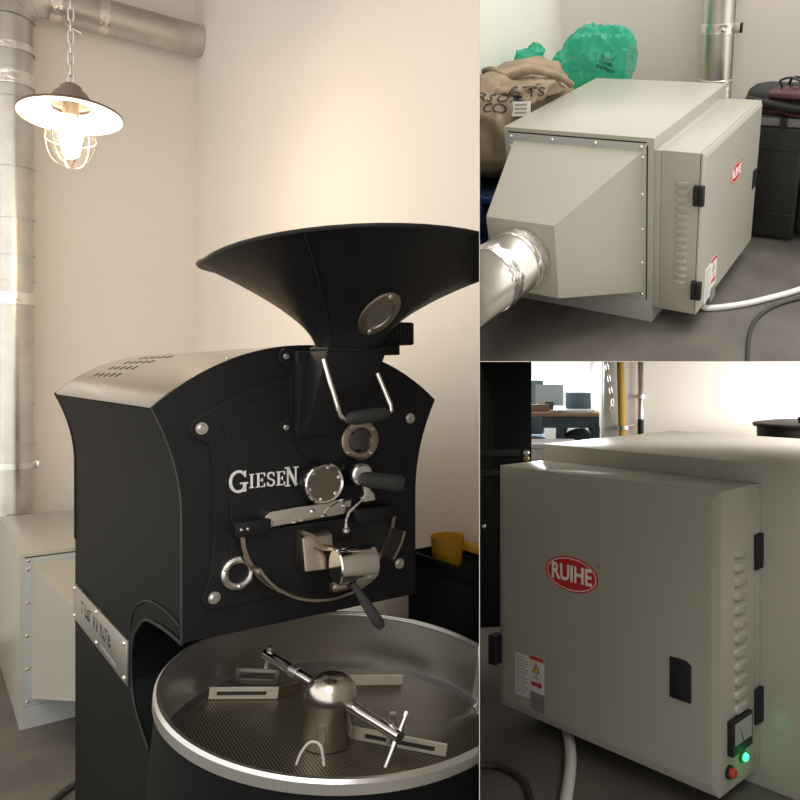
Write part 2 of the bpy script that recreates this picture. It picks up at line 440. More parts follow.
    for st_ in script:
        fine = [(p.x, p.y) for p in smooth_path([(x * 0.135, z * 0.072, 0) for x, z in st_], 4)]
        sc_.ribbon(fine, 0.0085, 0.0, 0.0006)
    link('script_lettering', sc_.mesh('script_lettering'), M['ink'], pl, m=basis((-0.0036, 1.235, -0.225), (0, -1, 0), (-1, 0, 0), (0, 0.035, 1)))
    sm = MB()
    for k in range(13): sm.box(-0.0042, -0.0036, 0.90 - k * 0.018 - 0.011, 0.90 - k * 0.018, -0.252, -0.243)
    obj('small_print', sm, M['grey_ink'], pl, smooth=None)
    # face plates
    def lobe(cx, cz, a0, a1, r=0.026): return arc(cx, cz, r, a0, a1, 8)
    L = []
    L += lobe(0.067, 0.092, PI * 0.75, PI * 1.5)
    L += [(0.10, 0.066), (0.50, 0.066)]
    L += lobe(0.545, 0.093, PI * 1.5, PI * 2.25)
    L += [(0.556, 0.15), (0.55, 0.30), (0.556, 0.40), (0.562, 0.446)]
    L += lobe(0.578, 0.482, -PI * 0.45, PI * 0.40)
    L += [(0.50, 0.552), (0.42, 0.588), (0.30, 0.602), (0.22, 0.596), (0.13, 0.562)]
    L += lobe(0.040, 0.480, PI * 0.62, PI * 1.45)
    L += [(0.058, 0.44), (0.066, 0.38), (0.068, 0.25), (0.060, 0.15)]
    obj('face_plate', MB().prism(L, 1, -0.007, 0.002), M['black'], t, smooth=0.3, bevel=0.0015)
    I = [(0.098, 0.10), (0.515, 0.10), (0.52, 0.25), (0.522, 0.40), (0.545, 0.492), (0.42, 0.556), (0.30, 0.572), (0.20, 0.558), (0.085, 0.500), (0.100, 0.40), (0.104, 0.25)]
    obj('inner_panel', MB().prism(I, 1, -0.0115, 0.0), M['black'], t, smooth=0.3, bevel=0.0012)
    for x, z in ((0.040, 0.480), (0.578, 0.482), (0.067, 0.092), (0.545, 0.093)):
        b = screw(t, (x, -0.0085, z), (0, -1, 0), 1.1, HEX, 'bolt')
        screw(b, (0, 0, -0.0012), (0, 0, 1), 1.0, WASH, 'washer')
    # chute mounting plate with rounded foot
    mp = [(0.238, 0.448)] + arc(0.335, 0.462, 0.082, PI * 1.08, PI * 1.92, 14) + [(0.50, 0.66), (0.40, 0.672), (0.25, 0.668)] + arc(0.236, 0.645, 0.022, PI * 0.6, PI * 1.3, 6) + [(0.243, 0.60), (0.243, 0.50)] + arc(0.236, 0.474, 0.022, PI * 0.75, PI * 1.25, 6)
    obj('chute_mount', MB().prism(mp, 1, -0.017, -0.002), M['black'], t, smooth=0.3, bevel=0.001)
    for x, z in ((0.230, 0.645), (0.230, 0.474)): screw(t, (x, -0.0175, z), (0, -1, 0), 0.9, HEX, 'bolt')
    # chute: flat fronted box and slanted throat
    cb = obj('chute_box', MB().box(0.246, 0.330, -0.050, -0.015, 0.452, 0.658), M['black'], t, bevel=0.002)
    rings = []
    for k, (x0, x1, z, y0, y1) in enumerate([(0.250, 0.330, 0.455, -0.09, -0.03), (0.256, 0.362, 0.53, -0.115, -0.035), (0.262, 0.408, 0.60, -0.145, -0.045), (0.277, 0.424, 0.668, -0.155, -0.055)]):
        rings.append([(x0, y0, z), (x1, y0, z - 0.002 * k), (x1, y1, z), (x0, y1, z)])
    obj('chute_throat', MB().loft(rings), M['black'], t, smooth=0.5, bevel=0.003)
    # hopper
    n = 48; hr = []
    rc = Vector((0.372, -0.145, 0.852)); nc = Vector((0.350, -0.105, 0.664))
    def ring(tt, off=0.0):
        out = []
        flare = tt ** 1.6
        for i in range(n):
            an = 2 * PI * i / n; c, s_ = math.cos(an), math.sin(an)
            rx = 0.364 * c; ry = 0.364 * s_
            top = rc + Vector((rx, ry, 0.024 * rx + (-0.133 * ry if ry < 0 else 0.03 * ry)))
            k = max(abs(c), abs(s_)); sq = 0.45 + 0.55 * (1 / k)
            bot = nc + Vector((0.0735 * c * sq, 0.050 * s_ * sq, 0))
            p = Vector((bot.x + (top.x - bot.x) * flare, bot.y + (top.y - bot.y) * flare, bot.z + (top.z - bot.z) * tt))
            out.append(p)
        return out
    rs = [ring(i / 12) for i in range(13)]
    ins = []
    for i in range(12, -1, -1):
        r_ = ring(i / 12); ctr = sum(r_, Vector()) / n
        ins.append([p + (ctr - p).normalized() * 0.006 + Vector((0, 0, 0.001)) for p in r_])
    hop = obj('hopper', MB().loft(rs + ins, False, False), M['black'], t, smooth=0.9, label='wide flared black bean hopper')
    rim = ring(1.0)
    obj('hopper_rim', MB().tube(rim, 0.0055, 8, True), M['black'], hop)
    obj('neck_collar', MB().box(nc.x - 0.076, nc.x + 0.076, nc.y - 0.053, nc.y + 0.053, 0.656, 0.666), M['black'], hop, bevel=0.002)
    sa = -2.30
    seam = []
    for i in range(13):
        r_ = ring(i / 12); an = 2 * PI + sa; f = an / (2 * PI) * n; p = r_[int(f) % n]; seam.append(p + Vector((-0.0005, -0.0015, 0)))
    obj('weld_seam', MB().tube(seam, 0.0022, 6), M['black'], hop)
    # oval sight window on the hopper wall
    r7 = ring(0.345); r8 = ring(0.425); r6 = ring(0.265); f = int((2 * PI - 1.40) / (2 * PI) * n)
    pc = r7[f]; tx = (r7[f + 1] - r7[f - 1]).normalized(); tz = (r8[f] - r6[f]).normalized(); nn = tx.cross(tz).normalized()
    if nn.y > 0: nn = -nn
    tx = tz.cross(nn).normalized()
    wm = basis(pc + nn * 0.004, tx, tz, nn)
    win = obj('hopper_window', MB().lathe([(0.024, -0.003), (0.036, -0.003), (0.038, 0.001), (0.036, 0.004), (0.026, 0.004), (0.024, 0.001)], n=32, close=True), M['bronze'], hop, m=wm @ Matrix.Rotation(0.10, 4, 'Z') @ Matrix.Diagonal((1.25, 1.95, 1, 1)), label='oval steel framed sight window')
    obj('window_glass', MB().lathe([(0.0, 0.001), (0.025, 0.001), (0.025, -0.003), (0.0, -0.003)], n=32), mat('smoky window glass', (0.16, 0.15, 0.13), 0.15), win)
    screw(win, (0, 0.031, 0.004), (0, 0, 1), 0.8); screw(win, (0, -0.031, 0.004), (0, 0, 1), 0.8)
    # drive motor peeking out behind the hopper
    mo = obj('chute_motor', MB().box(0.530, 0.632, 0.06, 0.15, 0.684, 0.748), M['black_matte'], t, bevel=0.006)
    fin = MB().box(-0.004, 0.004, -0.002, 0.002, -0.022, 0.022).mesh('fin', None)
    for k in range(5): link('fin', fin, M['gap'], mo, m=T3(0.575 + k * 0.012, 0.0595, 0.716))
    obj('motor_base', MB().box(0.50, 0.58, 0.05, 0.14, 0.655, 0.686), M['black_matte'], mo, bevel=0.003)
    screw(t, (0.424, -0.09, 0.640), (1, -0.1, 0), 1.4, me=MB().lathe([(0, 0), (0.006, 0), (0.006, 0.006), (0.0045, 0.009), (0, 0.010)], n=12).mesh('pin', 0.5), name='pivot_pin')
    # bail handle with grip
    bl = bez((0.261, -0.165, 0.638), (0.268, -0.172, 0.60), (0.284, -0.18, 0.54), (0.290, -0.18, 0.520), 8) + [(0.293, -0.18, 0.508), (0.302, -0.18, 0.500), (0.315, -0.18, 0.499)]
    bh = obj('bail_handle', MB().tube(bl, 0.0055, 10), M['chrome'], t, label='bent polished rod handle with black grip')
    obj('rod', MB().tube([(0.418, -0.18, 0.508), (0.425, -0.18, 0.515), (0.424, -0.178, 0.53), (0.396, -0.165, 0.605)], 0.0055, 10), M['chrome'], bh)
    g0, g1 = Vector((0.308, -0.18, 0.4985)), Vector((0.420, -0.18, 0.509)); gp = []; gr = []
    for i in range(11):
        s_ = i / 10; gp.append(g0.lerp(g1, s_)); gr.append([0.009, 0.0145, 0.0165, 0.017, 0.017, 0.017, 0.017, 0.0165, 0.016, 0.014, 0.009][i])
    obj('grip', MB().tube(gp, gr, 16), M['rubber'], bh)
    # lettering GIESEN
    def letter(kind, x, z, h, w):
        b = MB(); y0, y1 = -0.0150, -0.0112; th = h * 0.14; tn = h * 0.07; sf = h * 0.065
        S = lambda px, pz: (x + px * w, z + pz * h)
        if kind == 'I':
            b.ribbon([S(.5, 0.04), S(.5, .96)], th, y0, y1); b.ribbon([S(0.1, sf / h / 2), S(.9, sf / h / 2)], sf, y0, y1); b.ribbon([S(.1, 1 - sf / h / 2), S(.9, 1 - sf / h / 2)], sf, y0, y1)
        if kind == 'E':
            b.ribbon([S(.25, 0.04), S(.25, .96)], th, y0, y1)
            for q in (.04, .96): b.ribbon([S(0.02, q), S(.92, q)], sf, y0, y1)
            b.ribbon([S(.25, .5), S(.68, .5)], sf, y0, y1)
            for xx, a0, b0 in ((.92, .03, .24), (.92, .76, .97), (.68, .38, .62)): b.ribbon([S(xx, a0), S(xx, b0)], sf, y0, y1)
        if kind == 'N':
            b.ribbon([S(.18, 0.03), S(.18, .96)], tn, y0, y1); b.ribbon([S(.82, 0.0), S(.82, .96)], tn, y0, y1); b.ribbon([S(.16, .97), S(.84, .05)], th, y0, y1)
            for xx, q in ((.16, .03), (.14, .97), (.84, .97)): b.ribbon([S(xx - .17, q), S(xx + .17, q)], sf, y0, y1)
        if kind == 'G':
            pts = [S(.5 + .46 * math.cos(q), .5 + .47 * math.sin(q)) for q in [math.radians(38 + 285 * i / 20) for i in range(21)]]
            b.ribbon(pts, th * 0.85, y0, y1); b.ribbon([S(.84, .04), S(.84, .40)], th, y0, y1); b.ribbon([S(.60, .41), S(1.02, .41)], sf, y0, y1); b.ribbon([S(.87, .70), S(.87, .97)], sf, y0, y1)
        if kind == 'S':
            pts = [S(.5 + .34 * math.cos(q), .74 + .22 * math.sin(q)) for q in [math.radians(25 + 225 * i / 10) for i in range(11)]]
            pts += [S(.5 + .36 * math.cos(q), .26 + .22 * math.sin(q)) for q in [math.radians(80 - 235 * i / 10) for i in range(11)]]
            b.ribbon(pts, th * 0.8, y0, y1); b.ribbon([S(.84, .70), S(.84, .95)], sf, y0, y1); b.ribbon([S(.13, .05), S(.13, .30)], sf, y0, y1)
        obj('letter', b, M['white'], t, smooth=None)
    for kind, x, z, h, w in (('G', 0.100, 0.328, 0.050, 0.040), ('I', 0.144, 0.335, 0.033, 0.012), ('E', 0.160, 0.335, 0.034, 0.022), ('S', 0.185, 0.335, 0.034, 0.021), ('E', 0.209, 0.335, 0.034, 0.021), ('N', 0.231, 0.331, 0.046, 0.031)):
        letter(kind, x, z, h, w)
    FY = lambda x, y, z: basis((x, y, z), (1, 0, 0), (0, 0, 1), (0, -1, 0))     # local Z out of the face
    # round temperature window standing proud
    gm = FY(0.309, -0.011, 0.336) @ Matrix.Scale(1.05, 4)
    ga = obj('round_gauge', MB().lathe([(0.0, 0.0), (0.044, 0.0), (0.046, 0.004), (0.046, 0.042), (0.0, 0.042)], n=40), M['black'], t, m=gm)
    obj('bezel', MB().lathe([(0.039, 0.040), (0.047, 0.040), (0.0475, 0.050), (0.0445, 0.053), (0.040, 0.051)], n=40, close=True), M['chrome'], ga)
    obj('gauge_glass', MB().lathe([(0.0, 0.0475), (0.041, 0.0475), (0.041, 0.044), (0.0, 0.044)], n=40), mat('mirror gauge glass', (0.22, 0.19, 0.16), 0.04, 0.9), ga)
    for k in range(6):
        q = k * PI / 3 + 0.3; screw(ga, (0.037 * math.cos(q), 0.037 * math.sin(q), 0.0475), (0, 0, 1), 0.9)
    # upper flange window
    sw = obj('flanged_sight_window', MB().lathe([(0.026, 0.004), (0.030, 0.012), (0.040, 0.013), (0.046, 0.010), (0.047, 0.0), (0.026, 0.0)], n=40, close=True), M['bronze'], t, m=FY(0.424, -0.011, 0.432) @ Matrix.Scale(1.12, 4))
    obj('dark_glass', MB().lathe([(0.0, 0.010), (0.020, 0.008), (0.030, 0.004), (0.030, 0.0), (0.0, 0.0)], n=32), M['sightdark'], sw)
    for k in range(4):
        q = k * PI / 2 + 0.7; screw(sw, (0.040 * math.cos(q), 0.040 * math.sin(q), 0.012), (0, 0, 1), 0.8)
    # lower left port
    po = obj('open_port', MB().lathe([(0.023, 0.0), (0.024, 0.011), (0.031, 0.013), (0.038, 0.010), (0.039, 0.0)], n=40, close=True), M['bolt'], t, m=FY(0.118, -0.008, 0.141), label='bright steel ring port')
    obj('port_throat', MB().lathe([(0.0, 0.002), (0.024, 0.002), (0.024, 0.0), (0.0, 0.0)], n=32), M['gap'], po)
    for k in range(3):
        q = k * 2 * PI / 3 + 0.6; screw(po, (0.031 * math.cos(q), 0.031 * math.sin(q), 0.012), (0, 0, 1), 1.0)
    # drum door: black half disc, clamp bar, polished strip and gutter
    hd = [(0.318 + 0.192 * math.cos(q), 0.238 + 0.176 * math.sin(q)) for q in [PI + PI * i / 32 for i in range(33)]]
    dd = obj('drum_door', MB().prism(hd, 1, -0.030, -0.010), M['black'], t, smooth=0.3, bevel=0.002)
    obj('hinge_block', MB().box(0.100, 0.180, -0.058, -0.011, 0.232, 0.266), M['black'], dd, bevel=0.003)
    obj('hinge_block', MB().box(0.395, 0.500, -0.058, -0.011, 0.226, 0.262), M['black'], dd, bevel=0.003)
    strip = obj('polished_strip', MB().prism([(0.172, 0.240), (0.392, 0.252), (0.392, 0.290), (0.186, 0.278), (0.174, 0.268)], 1, -0.036, -0.011), M['chrome'], dd, bevel=0.002, label='polished steel strip with screws')
    for x, z in ((0.186, 0.252), (0.290, 0.266), (0.372, 0.272)): screw(strip, (x, -0.036, z), (0, -1, 0), 1.2)
    for x in (0.112, 0.126): screw(dd, (x, -0.058, 0.249), (0, -1, 0), 0.7)
    def gut(a0, a1, y0, y1, r0=1.0, th=0.006, nn_=20):
        b = MB(); rings_ = []
        for i in range(nn_ + 1):
            q = a0 + (a1 - a0) * i / nn_
            o_ = Vector((math.cos(q), math.sin(q)))
            p = lambda rr, y: Vector((0.318 + 0.192 * rr * o_.x, y, 0.238 + 0.176 * rr * o_.y))
            rings_.append([p(r0, y0), p(r0, y1), p(r0 + th / 0.18, y1), p(r0 + th / 0.18, y0)])
        return b.loft(rings_)
    obj('gutter', gut(PI * 1.14, PI * 1.70, -0.088, -0.028), M['bronze'], dd, smooth=0.5, label='curved steel gutter lip')
    obj('gutter_edge', gut(PI * 1.02, PI * 1.98, -0.034, -0.026, 1.0, 0.009), M['bronze'], dd, smooth=0.5)
    obj('side_lip', gut(PI * 1.80, PI * 1.93, -0.100, -0.028), M['bronze'], dd, smooth=0.5)
    # discharge flap, counterweight and lever
    df = obj('discharge_flap', MB().loft([[(0.246, -0.032, 0.130), (0.246, -0.032, 0.222), (0.330, -0.032, 0.226), (0.330, -0.032, 0.130)], [(0.250, -0.085, 0.135), (0.250, -0.070, 0.212), (0.322, -0.074, 0.214), (0.322, -0.098, 0.135)]]), M['bronze'], t, bevel=0.003)
    obj('flap_guide', MB().prism([(0.246, 0.226), (0.275, 0.190), (0.330, 0.178), (0.392, 0.182), (0.392, 0.188), (0.328, 0.186), (0.280, 0.198), (0.254, 0.230)], 1, -0.125, -0.032), M['bronze'], df, smooth=0.6)
    cw = Matrix.Translation((0.298, -0.145, 0.150)) @ Matrix.Rotation(PI / 2, 4, 'Y') @ Matrix.Rotation(0.06, 4, 'X')
    wt = obj('counterweight', MB().lathe([(0.0, 0.0), (0.040, 0.0), (0.043, 0.003), (0.043, 0.088), (0.040, 0.094), (0.0, 0.094)], n=36), M['chrome'], t, m=cw, smooth=0.5, label='polished steel counterweight cylinder')
    obj('bracket', MB().box(0.292, 0.380, -0.15, -0.12, 0.092, 0.112), M['bronze'], t, bevel=0.006)
    h0, h1 = Vector((0.332, -0.165, 0.112)), Vector((0.392, -0.195, 0.002)); hp = []; hr_ = []
    for i in range(10):
        hp.append(h0.lerp(h1, i / 9)); hr_.append([0.007, 0.008, 0.0085, 0.010, 0.0115, 0.0125, 0.013, 0.0135, 0.0135, 0.009][i])
    obj('lever_handle', MB().tube(hp, hr_, 16), M['rubber'], t, label='black tapered lever handle')
    # tryer with clamp and handle
    ty = FY(0.400, -0.011, 0.352)
    tr = obj('tryer_tube', MB().lathe([(0.0, 0.0), (0.034, 0.0), (0.030, 0.010), (0.026, 0.014), (0.024, 0.055), (0.0, 0.058)], n=28), M['black'], t, m=ty)
    obj('clamp_ring', MB().lathe([(0.0, 0.052), (0.026, 0.052), (0.027, 0.058), (0.027, 0.070), (0.022, 0.074), (0.0, 0.074)], n=28), M['bolt'], tr)
    hp = [Vector((0.395, -0.080, 0.342)).lerp(Vector((0.497, -0.112, 0.323)), i / 9) for i in range(10)]
    obj('tryer_handle', MB().tube(hp, [0.016, 0.019, 0.020, 0.020, 0.0205, 0.021, 0.0215, 0.022, 0.022, 0.017], 18), M['rubber'], t, label='black ribbed tryer handle')
    cl = [(0.392, 0.338), (0.412, 0.336), (0.418, 0.316), (0.430, 0.300), (0.432, 0.286), (0.400, 0.284), (0.396, 0.296), (0.404, 0.306), (0.400, 0.322)]
    obj('clamp_arm', MB().prism(cl, 1, -0.088, -0.070), M['bolt'], t, bevel=0.002)
    obj('latch_rod', MB().tube([(0.424, -0.075, 0.290), (0.535, -0.060, 0.297)], 0.0045, 8), M['black_matte'], t)
    obj('latch_tip', MB().lathe([(0, -0.007), (0.005, -0.006), (0.007, 0), (0.005, 0.006), (0, 0.007)], m=T3(0.537, -0.06, 0.297), n=12), M['black_matte'], t)
    obj('hook_rod', MB().tube([(0.402, -0.085, 0.294), (0.385, -0.085, 0.282), (0.362, -0.085, 0.262), (0.356, -0.085, 0.250), (0.354, -0.085, 0.238)], 0.0032, 8), M['chrome'], t)
    obj('hook_nut', MB().lathe([(0, 0), (0.006, 0), (0.009, 0.004), (0.009, 0.010), (0.005, 0.014), (0.005, 0.024), (0, 0.026)], m=T3(0.354, -0.085, 0.213), n=12), M['bolt'], t)
    # ---------------- cooling tray
    zx, zy = -0.072, 0.122
    nx = Vector((1, 0, zx)).normalized(); nz = Vector((-zx, -zy, 1)).normalized(); ny = nz.cross(nx)
    tm_ = basis((0.266, -0.275, -0.060), nx, ny, nz)
    R = 0.378
    tray = obj('cooling_tray', MB().lathe([(R - 0.012, -0.150), (R - 0.012, 0.0), (R - 0.006, 0.0), (R - 0.006, -0.150)], n=96, close=True), M['steel'], t, m=tm_, smooth=0.6, label='round stainless cooling tray')
    obj('rim_band', MB().lathe([(R - 0.013, -0.004), (R - 0.010, 0.002), (R - 0.003, 0.002), (R + 0.002, -0.004), (R + 0.002, -0.024), (R - 0.006, -0.026)], n=96, close=True), M['steel'], tray, smooth=0.5)
    obj('outer_shell', MB().lathe([(R - 0.006, -0.022), (R - 0.004, -0.024), (R - 0.006, -0.36), (R - 0.05, -0.42), (R - 0.05, -0.93), (R - 0.09, -0.93), (R - 0.09, -0.40), (R - 0.02, -0.34), (R - 0.012, -0.16)], n=72), M['black_side'], tray, smooth=0.5)
    obj('floor_ledge', MB().lathe([(R - 0.030, -0.138), (R - 0.012, -0.130), (R - 0.012, -0.150), (R - 0.030, -0.150)], n=96, close=True), M['steel'], tray, smooth=0.5)
    obj('perforated_floor', MB().lathe([(0.0, -0.140), (R - 0.026, -0.140), (R - 0.026, -0.150), (0.0, -0.150)], n=72), M['perf'], tray, smooth=0.5, label='perforated brown steel tray floor')
    hub = obj('stirring_hub', MB().lathe([(0.0, 0.0), (0.0, 0.0)] if False else [(0.050, -0.142), (0.050, -0.048), (0.0505, -0.044), (0.049, -0.034), (0.045, -0.020), (0.036, -0.006), (0.022, 0.003), (0.0, 0.006)], n=40, m=T3(-0.028, 0.012, 0.004) @ Matrix.Diagonal((1.12, 1.12, 1, 1))), mat('satin hub steel', (0.55, 0.51, 0.46), 0.22, 1.0), tray, smooth=0.8, label='polished domed stirring hub')
    screw(hub, (-0.060, -0.024, -0.100), (-0.8, -0.6, 0), 1.5)
    A0 = Vector((-0.078, 0.270, -0.045)); A1 = Vector((0.038, -0.180, -0.052))
    arm = obj('stirring_arm', MB().tube([A0, A1], 0.0125, 14), M['chrome'], tray)
    obj('arm_collar', MB().tube([A0.lerp(A1, 0.22), A0.lerp(A1, 0.27)], 0.0145, 14), M['bolt'], arm)
    obj('arm_cap', MB().tube([A0 + Vector((0.003, -0.012, 0.022)), A0 + Vector((0.003, -0.012, -0.03))], 0.007, 10), M['bolt'], arm)
    for tt in (0.97,):
        p = A0.lerp(A1, tt)
        obj('clamp_rod', MB().tube([p + Vector((0.03, 0.012, 0.035)), p + Vector((-0.02, -0.01, -0.06))], 0.006, 10), M['chrome'], arm)
        obj('clamp_rod', MB().tube([p + Vector((0.0, 0.02, 0.035)), p + Vector((0.0, 0.02, -0.03))], 0.007, 10), M['bolt'], arm)
    def blade(name, a, b, h, z, mt, tilt=0.0):
        a, b = Vector((*a, 0)), Vector((*b, 0)); d = (b - a).normalized(); up = Vector((-d.y * tilt, d.x * tilt, 1)).normalized(); w = d.cross(up).normalized() * 0.003
        vs = []
        for p in (a, b):
            for q in (0, h):
                for s_ in (-1, 1): vs.append(p + Vector((0, 0, z)) + up * q + w * s_)
        return obj(name, MB().add(vs, [(0, 1, 3, 2), (4, 6, 7, 5), (0, 4, 5, 1), (2, 3, 7, 6), (0, 2, 6, 4), (1, 5, 7, 3)]), mt, tray, smooth=None)
    b1 = blade('scraper_blade', (-0.195, 0.285), (-0.055, 0.225), 0.026, -0.138, M['paddle'])
    blade('blade_slot', (-0.180, 0.277), (-0.080, 0.234), 0.008, -0.128, M['gap'])
    blade('scraper_blade', (-0.055, 0.225), (0.006, 0.235), 0.026, -0.138, M['bronze'])
    br = obj('blade_bracket', MB().box(-0.05, 0.05, -0.003, 0.003, 0.0, 0.010).box(-0.05, 0.05, -0.003, 0.003, 0.028, 0.036).box(-0.05, -0.04, -0.003, 0.003, 0.0, 0.036).box(0.04, 0.05, -0.003, 0.003, 0.0, 0.036), M['bolt'], tray, m=T3(-0.085, 0.288, -0.125) @ Rz(-0.5), smooth=None)
    b2 = blade('scraper_blade', (0.025, -0.008), (0.174, -0.160), 0.026, -0.138, M['paddle'])
    blade('blade_slot', (0.045, -0.030), (0.155, -0.142), 0.009, -0.130, M['gap'], 0.0)
    blade('scraper_blade', (0.117, 0.220), (0.248, 0.168), 0.024, -0.138, M['paddle'])
    wl = smooth_path([(-0.119, -0.051, -0.138), (-0.108, -0.046, -0.115), (-0.090, -0.045, -0.100), (-0.074, -0.060, -0.105), (-0.071, -0.079, -0.138)], 6)
    obj('wire_loop', MB().tube(wl, 0.0028, 8), M['whitecable'], tray, label='white bent wire loop on tray floor')
    return t
build_roaster()

# ------------------------------------------------------------------ filter units
CAPS = MB()
_n = 12
for _i in range(1):
    rings_ = []
    for yy, s_ in ((0.0, 1.0), (0.004, 0.94), (0.0065, 0.78)):
        rg = [(0.020 * s_ + 0.004 * math.cos(PI * k / 6 - PI / 2) * s_, -yy, 0.0065 * s_ * math.sin(PI * k / 6 - PI / 2)) for k in range(7)] + \
             [(-0.020 * s_ + 0.004 * math.cos(PI * k / 6 + PI / 2) * s_, -yy, 0.0065 * s_ * math.sin(PI * k / 6 + PI / 2)) for k in range(7)]
        rings_.append(rg)
    CAPS.loft(rings_, False, True)
CAPS.v = [(x * 1.08, y * 1.15, z * 1.35) for x, y, z in CAPS.v]
LOUVRE = CAPS.mesh('louvre', 0.7)

def filter_unit(m, cell, label, P):
    W, D, H, g, sx, dx, c0, c1, z0, z1 = P['dims']
    t = thing('dust_filter_unit', label, 'filter unit', m, cell, None)
    body = obj('body', MB().box(0, W, 0, D, 0.0, H), M['paint'], t, bevel=0.0025)
    if P.get('front', True):
        fl = obj('flange', MB().box(0.018, W - 0.030, -0.005, 0.0, 0.105, H - 0.022), M['paint_daylit'], t, bevel=0.001)
        obj('flange_seam', MB().box(0.020, W - 0.03, -0.0015, 0.0, H - 0.021, H - 0.016), M['gap'], t, smooth=None)
        obj('flange_seam', MB().box(W - 0.029, W - 0.024, -0.0015, 0.0, 0.10, H - 0.03), M['gap'], t, smooth=None)
        obj('front_sill', MB().box(0.0, W, -0.0015, 0.0, 0.0, 0.10), M['paint_daylit'], t, smooth=None)
        for k in range(4): screw(fl, (0.035 + k * (W - 0.085) / 3, -0.005, H - 0.035), (0, -1, 0), 1.3)
        for k in range(5):
            z = 0.125 + k * (H - 0.20) / 4
            screw(fl, (W - 0.045, -0.005, z), (0, -1, 0), 1.3); screw(fl, (0.030, -0.005, z), (0, -1, 0), 1.3)
        hx0, hx1, hz0, hz1 = 0.046, W - 0.045, 0.135, H - 0.050
        ex0, ex1, ez0, ez1, ep = P['hood']
        hood = obj('intake_hood', MB().loft([[(hx0, -0.005, hz0), (hx1, -0.005, hz0), (hx1, -0.005, hz1), (hx0, -0.005, hz1)], [(ex0, -ep, ez0), (ex1, -ep, ez0), (ex1, -ep, ez1), (ex0, -ep, ez1)]], False, True), M['paint'], t, smooth=0.3, bevel=0.0015)
        cxm, czm = (ex0 + ex1) / 2, (ez0 + ez1) / 2
        rr = P.get('spigot', 0.125)
        obj('spigot', MB().lathe([(rr - 0.004, 0.0), (rr, 0.0), (rr, 0.05), (rr - 0.004, 0.05)], n=40, m=basis((cxm, -ep, czm), (1, 0, 0), (0, 0, 1), (0, -1, 0)), close=True), M['galv'], hood)
    # control cabinet
    cb = obj('cabinet', MB().box(W + g + 0.018, W + sx, c0, c1, z0, z1), M['paint'], t, bevel=0.002)
    obj('cabinet_rear_lip', MB().box(W, W + g + 0.017, c0 + 0.002, c1 - 0.002, z0 + 0.002, z1 - 0.002), M['paint'], t, bevel=0.002)
    ch = 0.018; dd = dx - sx
    x0, x1 = W + sx + 0.002, W + dx
    door = obj('cabinet_door', MB().loft([[(x0, c0, z0 - 0.001), (x0, c1, z0 - 0.001), (x0, c1, z1), (x0, c0, z1)], [(x0 + dd * 0.35, c0, z0 - 0.001), (x0 + dd * 0.35, c1, z0 - 0.001), (x0 + dd * 0.35, c1, z1), (x0 + dd * 0.35, c0, z1)],
              [(x1, c0 + ch, z0 + ch), (x1, c1 - ch, z0 + ch), (x1, c1 - ch, z1 - ch), (x1, c0 + ch, z1 - ch)]]), M['paint'], t, smooth=0.2, bevel=0.0012)
    obj('door_seal', MB().box(W + sx, x0, c0 + 0.002, c1 - 0.002, z0 + 0.002, z1 - 0.002), M['gap'], t, smooth=None)
    side = P.get('louvres')
    if side:
        face, lx, za, zb, nl = side
        rot = Matrix.Identity(4) if face < 0 else Rz(PI)
        for k in range(nl):
            z = zb - (zb - za) * k / (nl - 1)
            link('louvre', LOUVRE, M['paint'], cb, m=T3(lx, c0 if face < 0 else c1, z) @ rot @ Matrix.Rotation(0.0, 4, 'Y'))
    for y, x, z, s in P.get('hinges', []):
        hb = MB().box(-0.020, -0.002, -0.012, 0.012, -0.038, 0.038).box(0.002, 0.020, -0.012, 0.012, -0.038, 0.038).box(-0.003, 0.003, -0.007, 0.007, -0.038, 0.038)
        obj('hinge', hb, M['black_matte'], door, m=T3(x, y, z) @ Matrix.Diagonal((s, 1, 1, 1)), bevel=0.002)
    for y, z in P.get('lock', []):
        lk = obj('door_lock', MB().prism([(y - 0.026, z - 0.042), (y + 0.026, z - 0.042), (y + 0.026, z + 0.036), (y + 0.014, z + 0.044), (y - 0.026, z + 0.044)], 0, x1 - 0.001, x1 + 0.005), M['black_matte'], door, bevel=0.002, label='black flush door lock')
        obj('lock_tongue', MB().box(x1 + 0.005, x1 + 0.0075, y - 0.017, y + 0.017, z - 0.034, z + 0.030), M['black_matte'], lk, bevel=0.001)
    if 'logo' in P:
        ly, lz, la, lb = P['logo']
        fm = lambda dxx: basis((x1 + dxx, ly, lz), (0, 1, 0), (0, 0, 1), (1, 0, 0)) @ Matrix.Rotation(P.get('logo_rot', 0.0), 4, 'Z')
        def ell(a_, b_, n=40): return [(a_ * math.cos(2 * PI * i / n), b_ * math.sin(2 * PI * i / n)) for i in range(n)]
        lg = obj('brand_badge', MB().prism(ell(la, lb), 2, 0.0, 0.0010), M['red'], door, m=fm(0.0), smooth=None, label='red oval badge reading RUIHE')
        ro, ri = ell(la * 0.945, lb * 0.91), ell(la * 0.915, lb * 0.865)
        rb = MB(); nn = 40
        rb.add([(x, y, 0.0011) for x, y in ro] + [(x, y, 0.0011) for x, y in ri] + [(x, y, 0.0014) for x, y in ro] + [(x, y, 0.0014) for x, y in ri],
               [f for i in range(nn) for f in [(2 * nn + i, 2 * nn + (i + 1) % nn, 3 * nn + (i + 1) % nn, 3 * nn + i), (i, (i + 1) % nn, 2 * nn + (i + 1) % nn, 2 * nn + i), (nn + i, 3 * nn + i, 3 * nn + (i + 1) % nn, nn + (i + 1) % nn)]])
        obj('badge_outline', rb, M['white'], lg, smooth=None)
        tm = text_mesh('RUIHE', la * 0.56, 0.0004, M['white'], offset=la * 0.012)
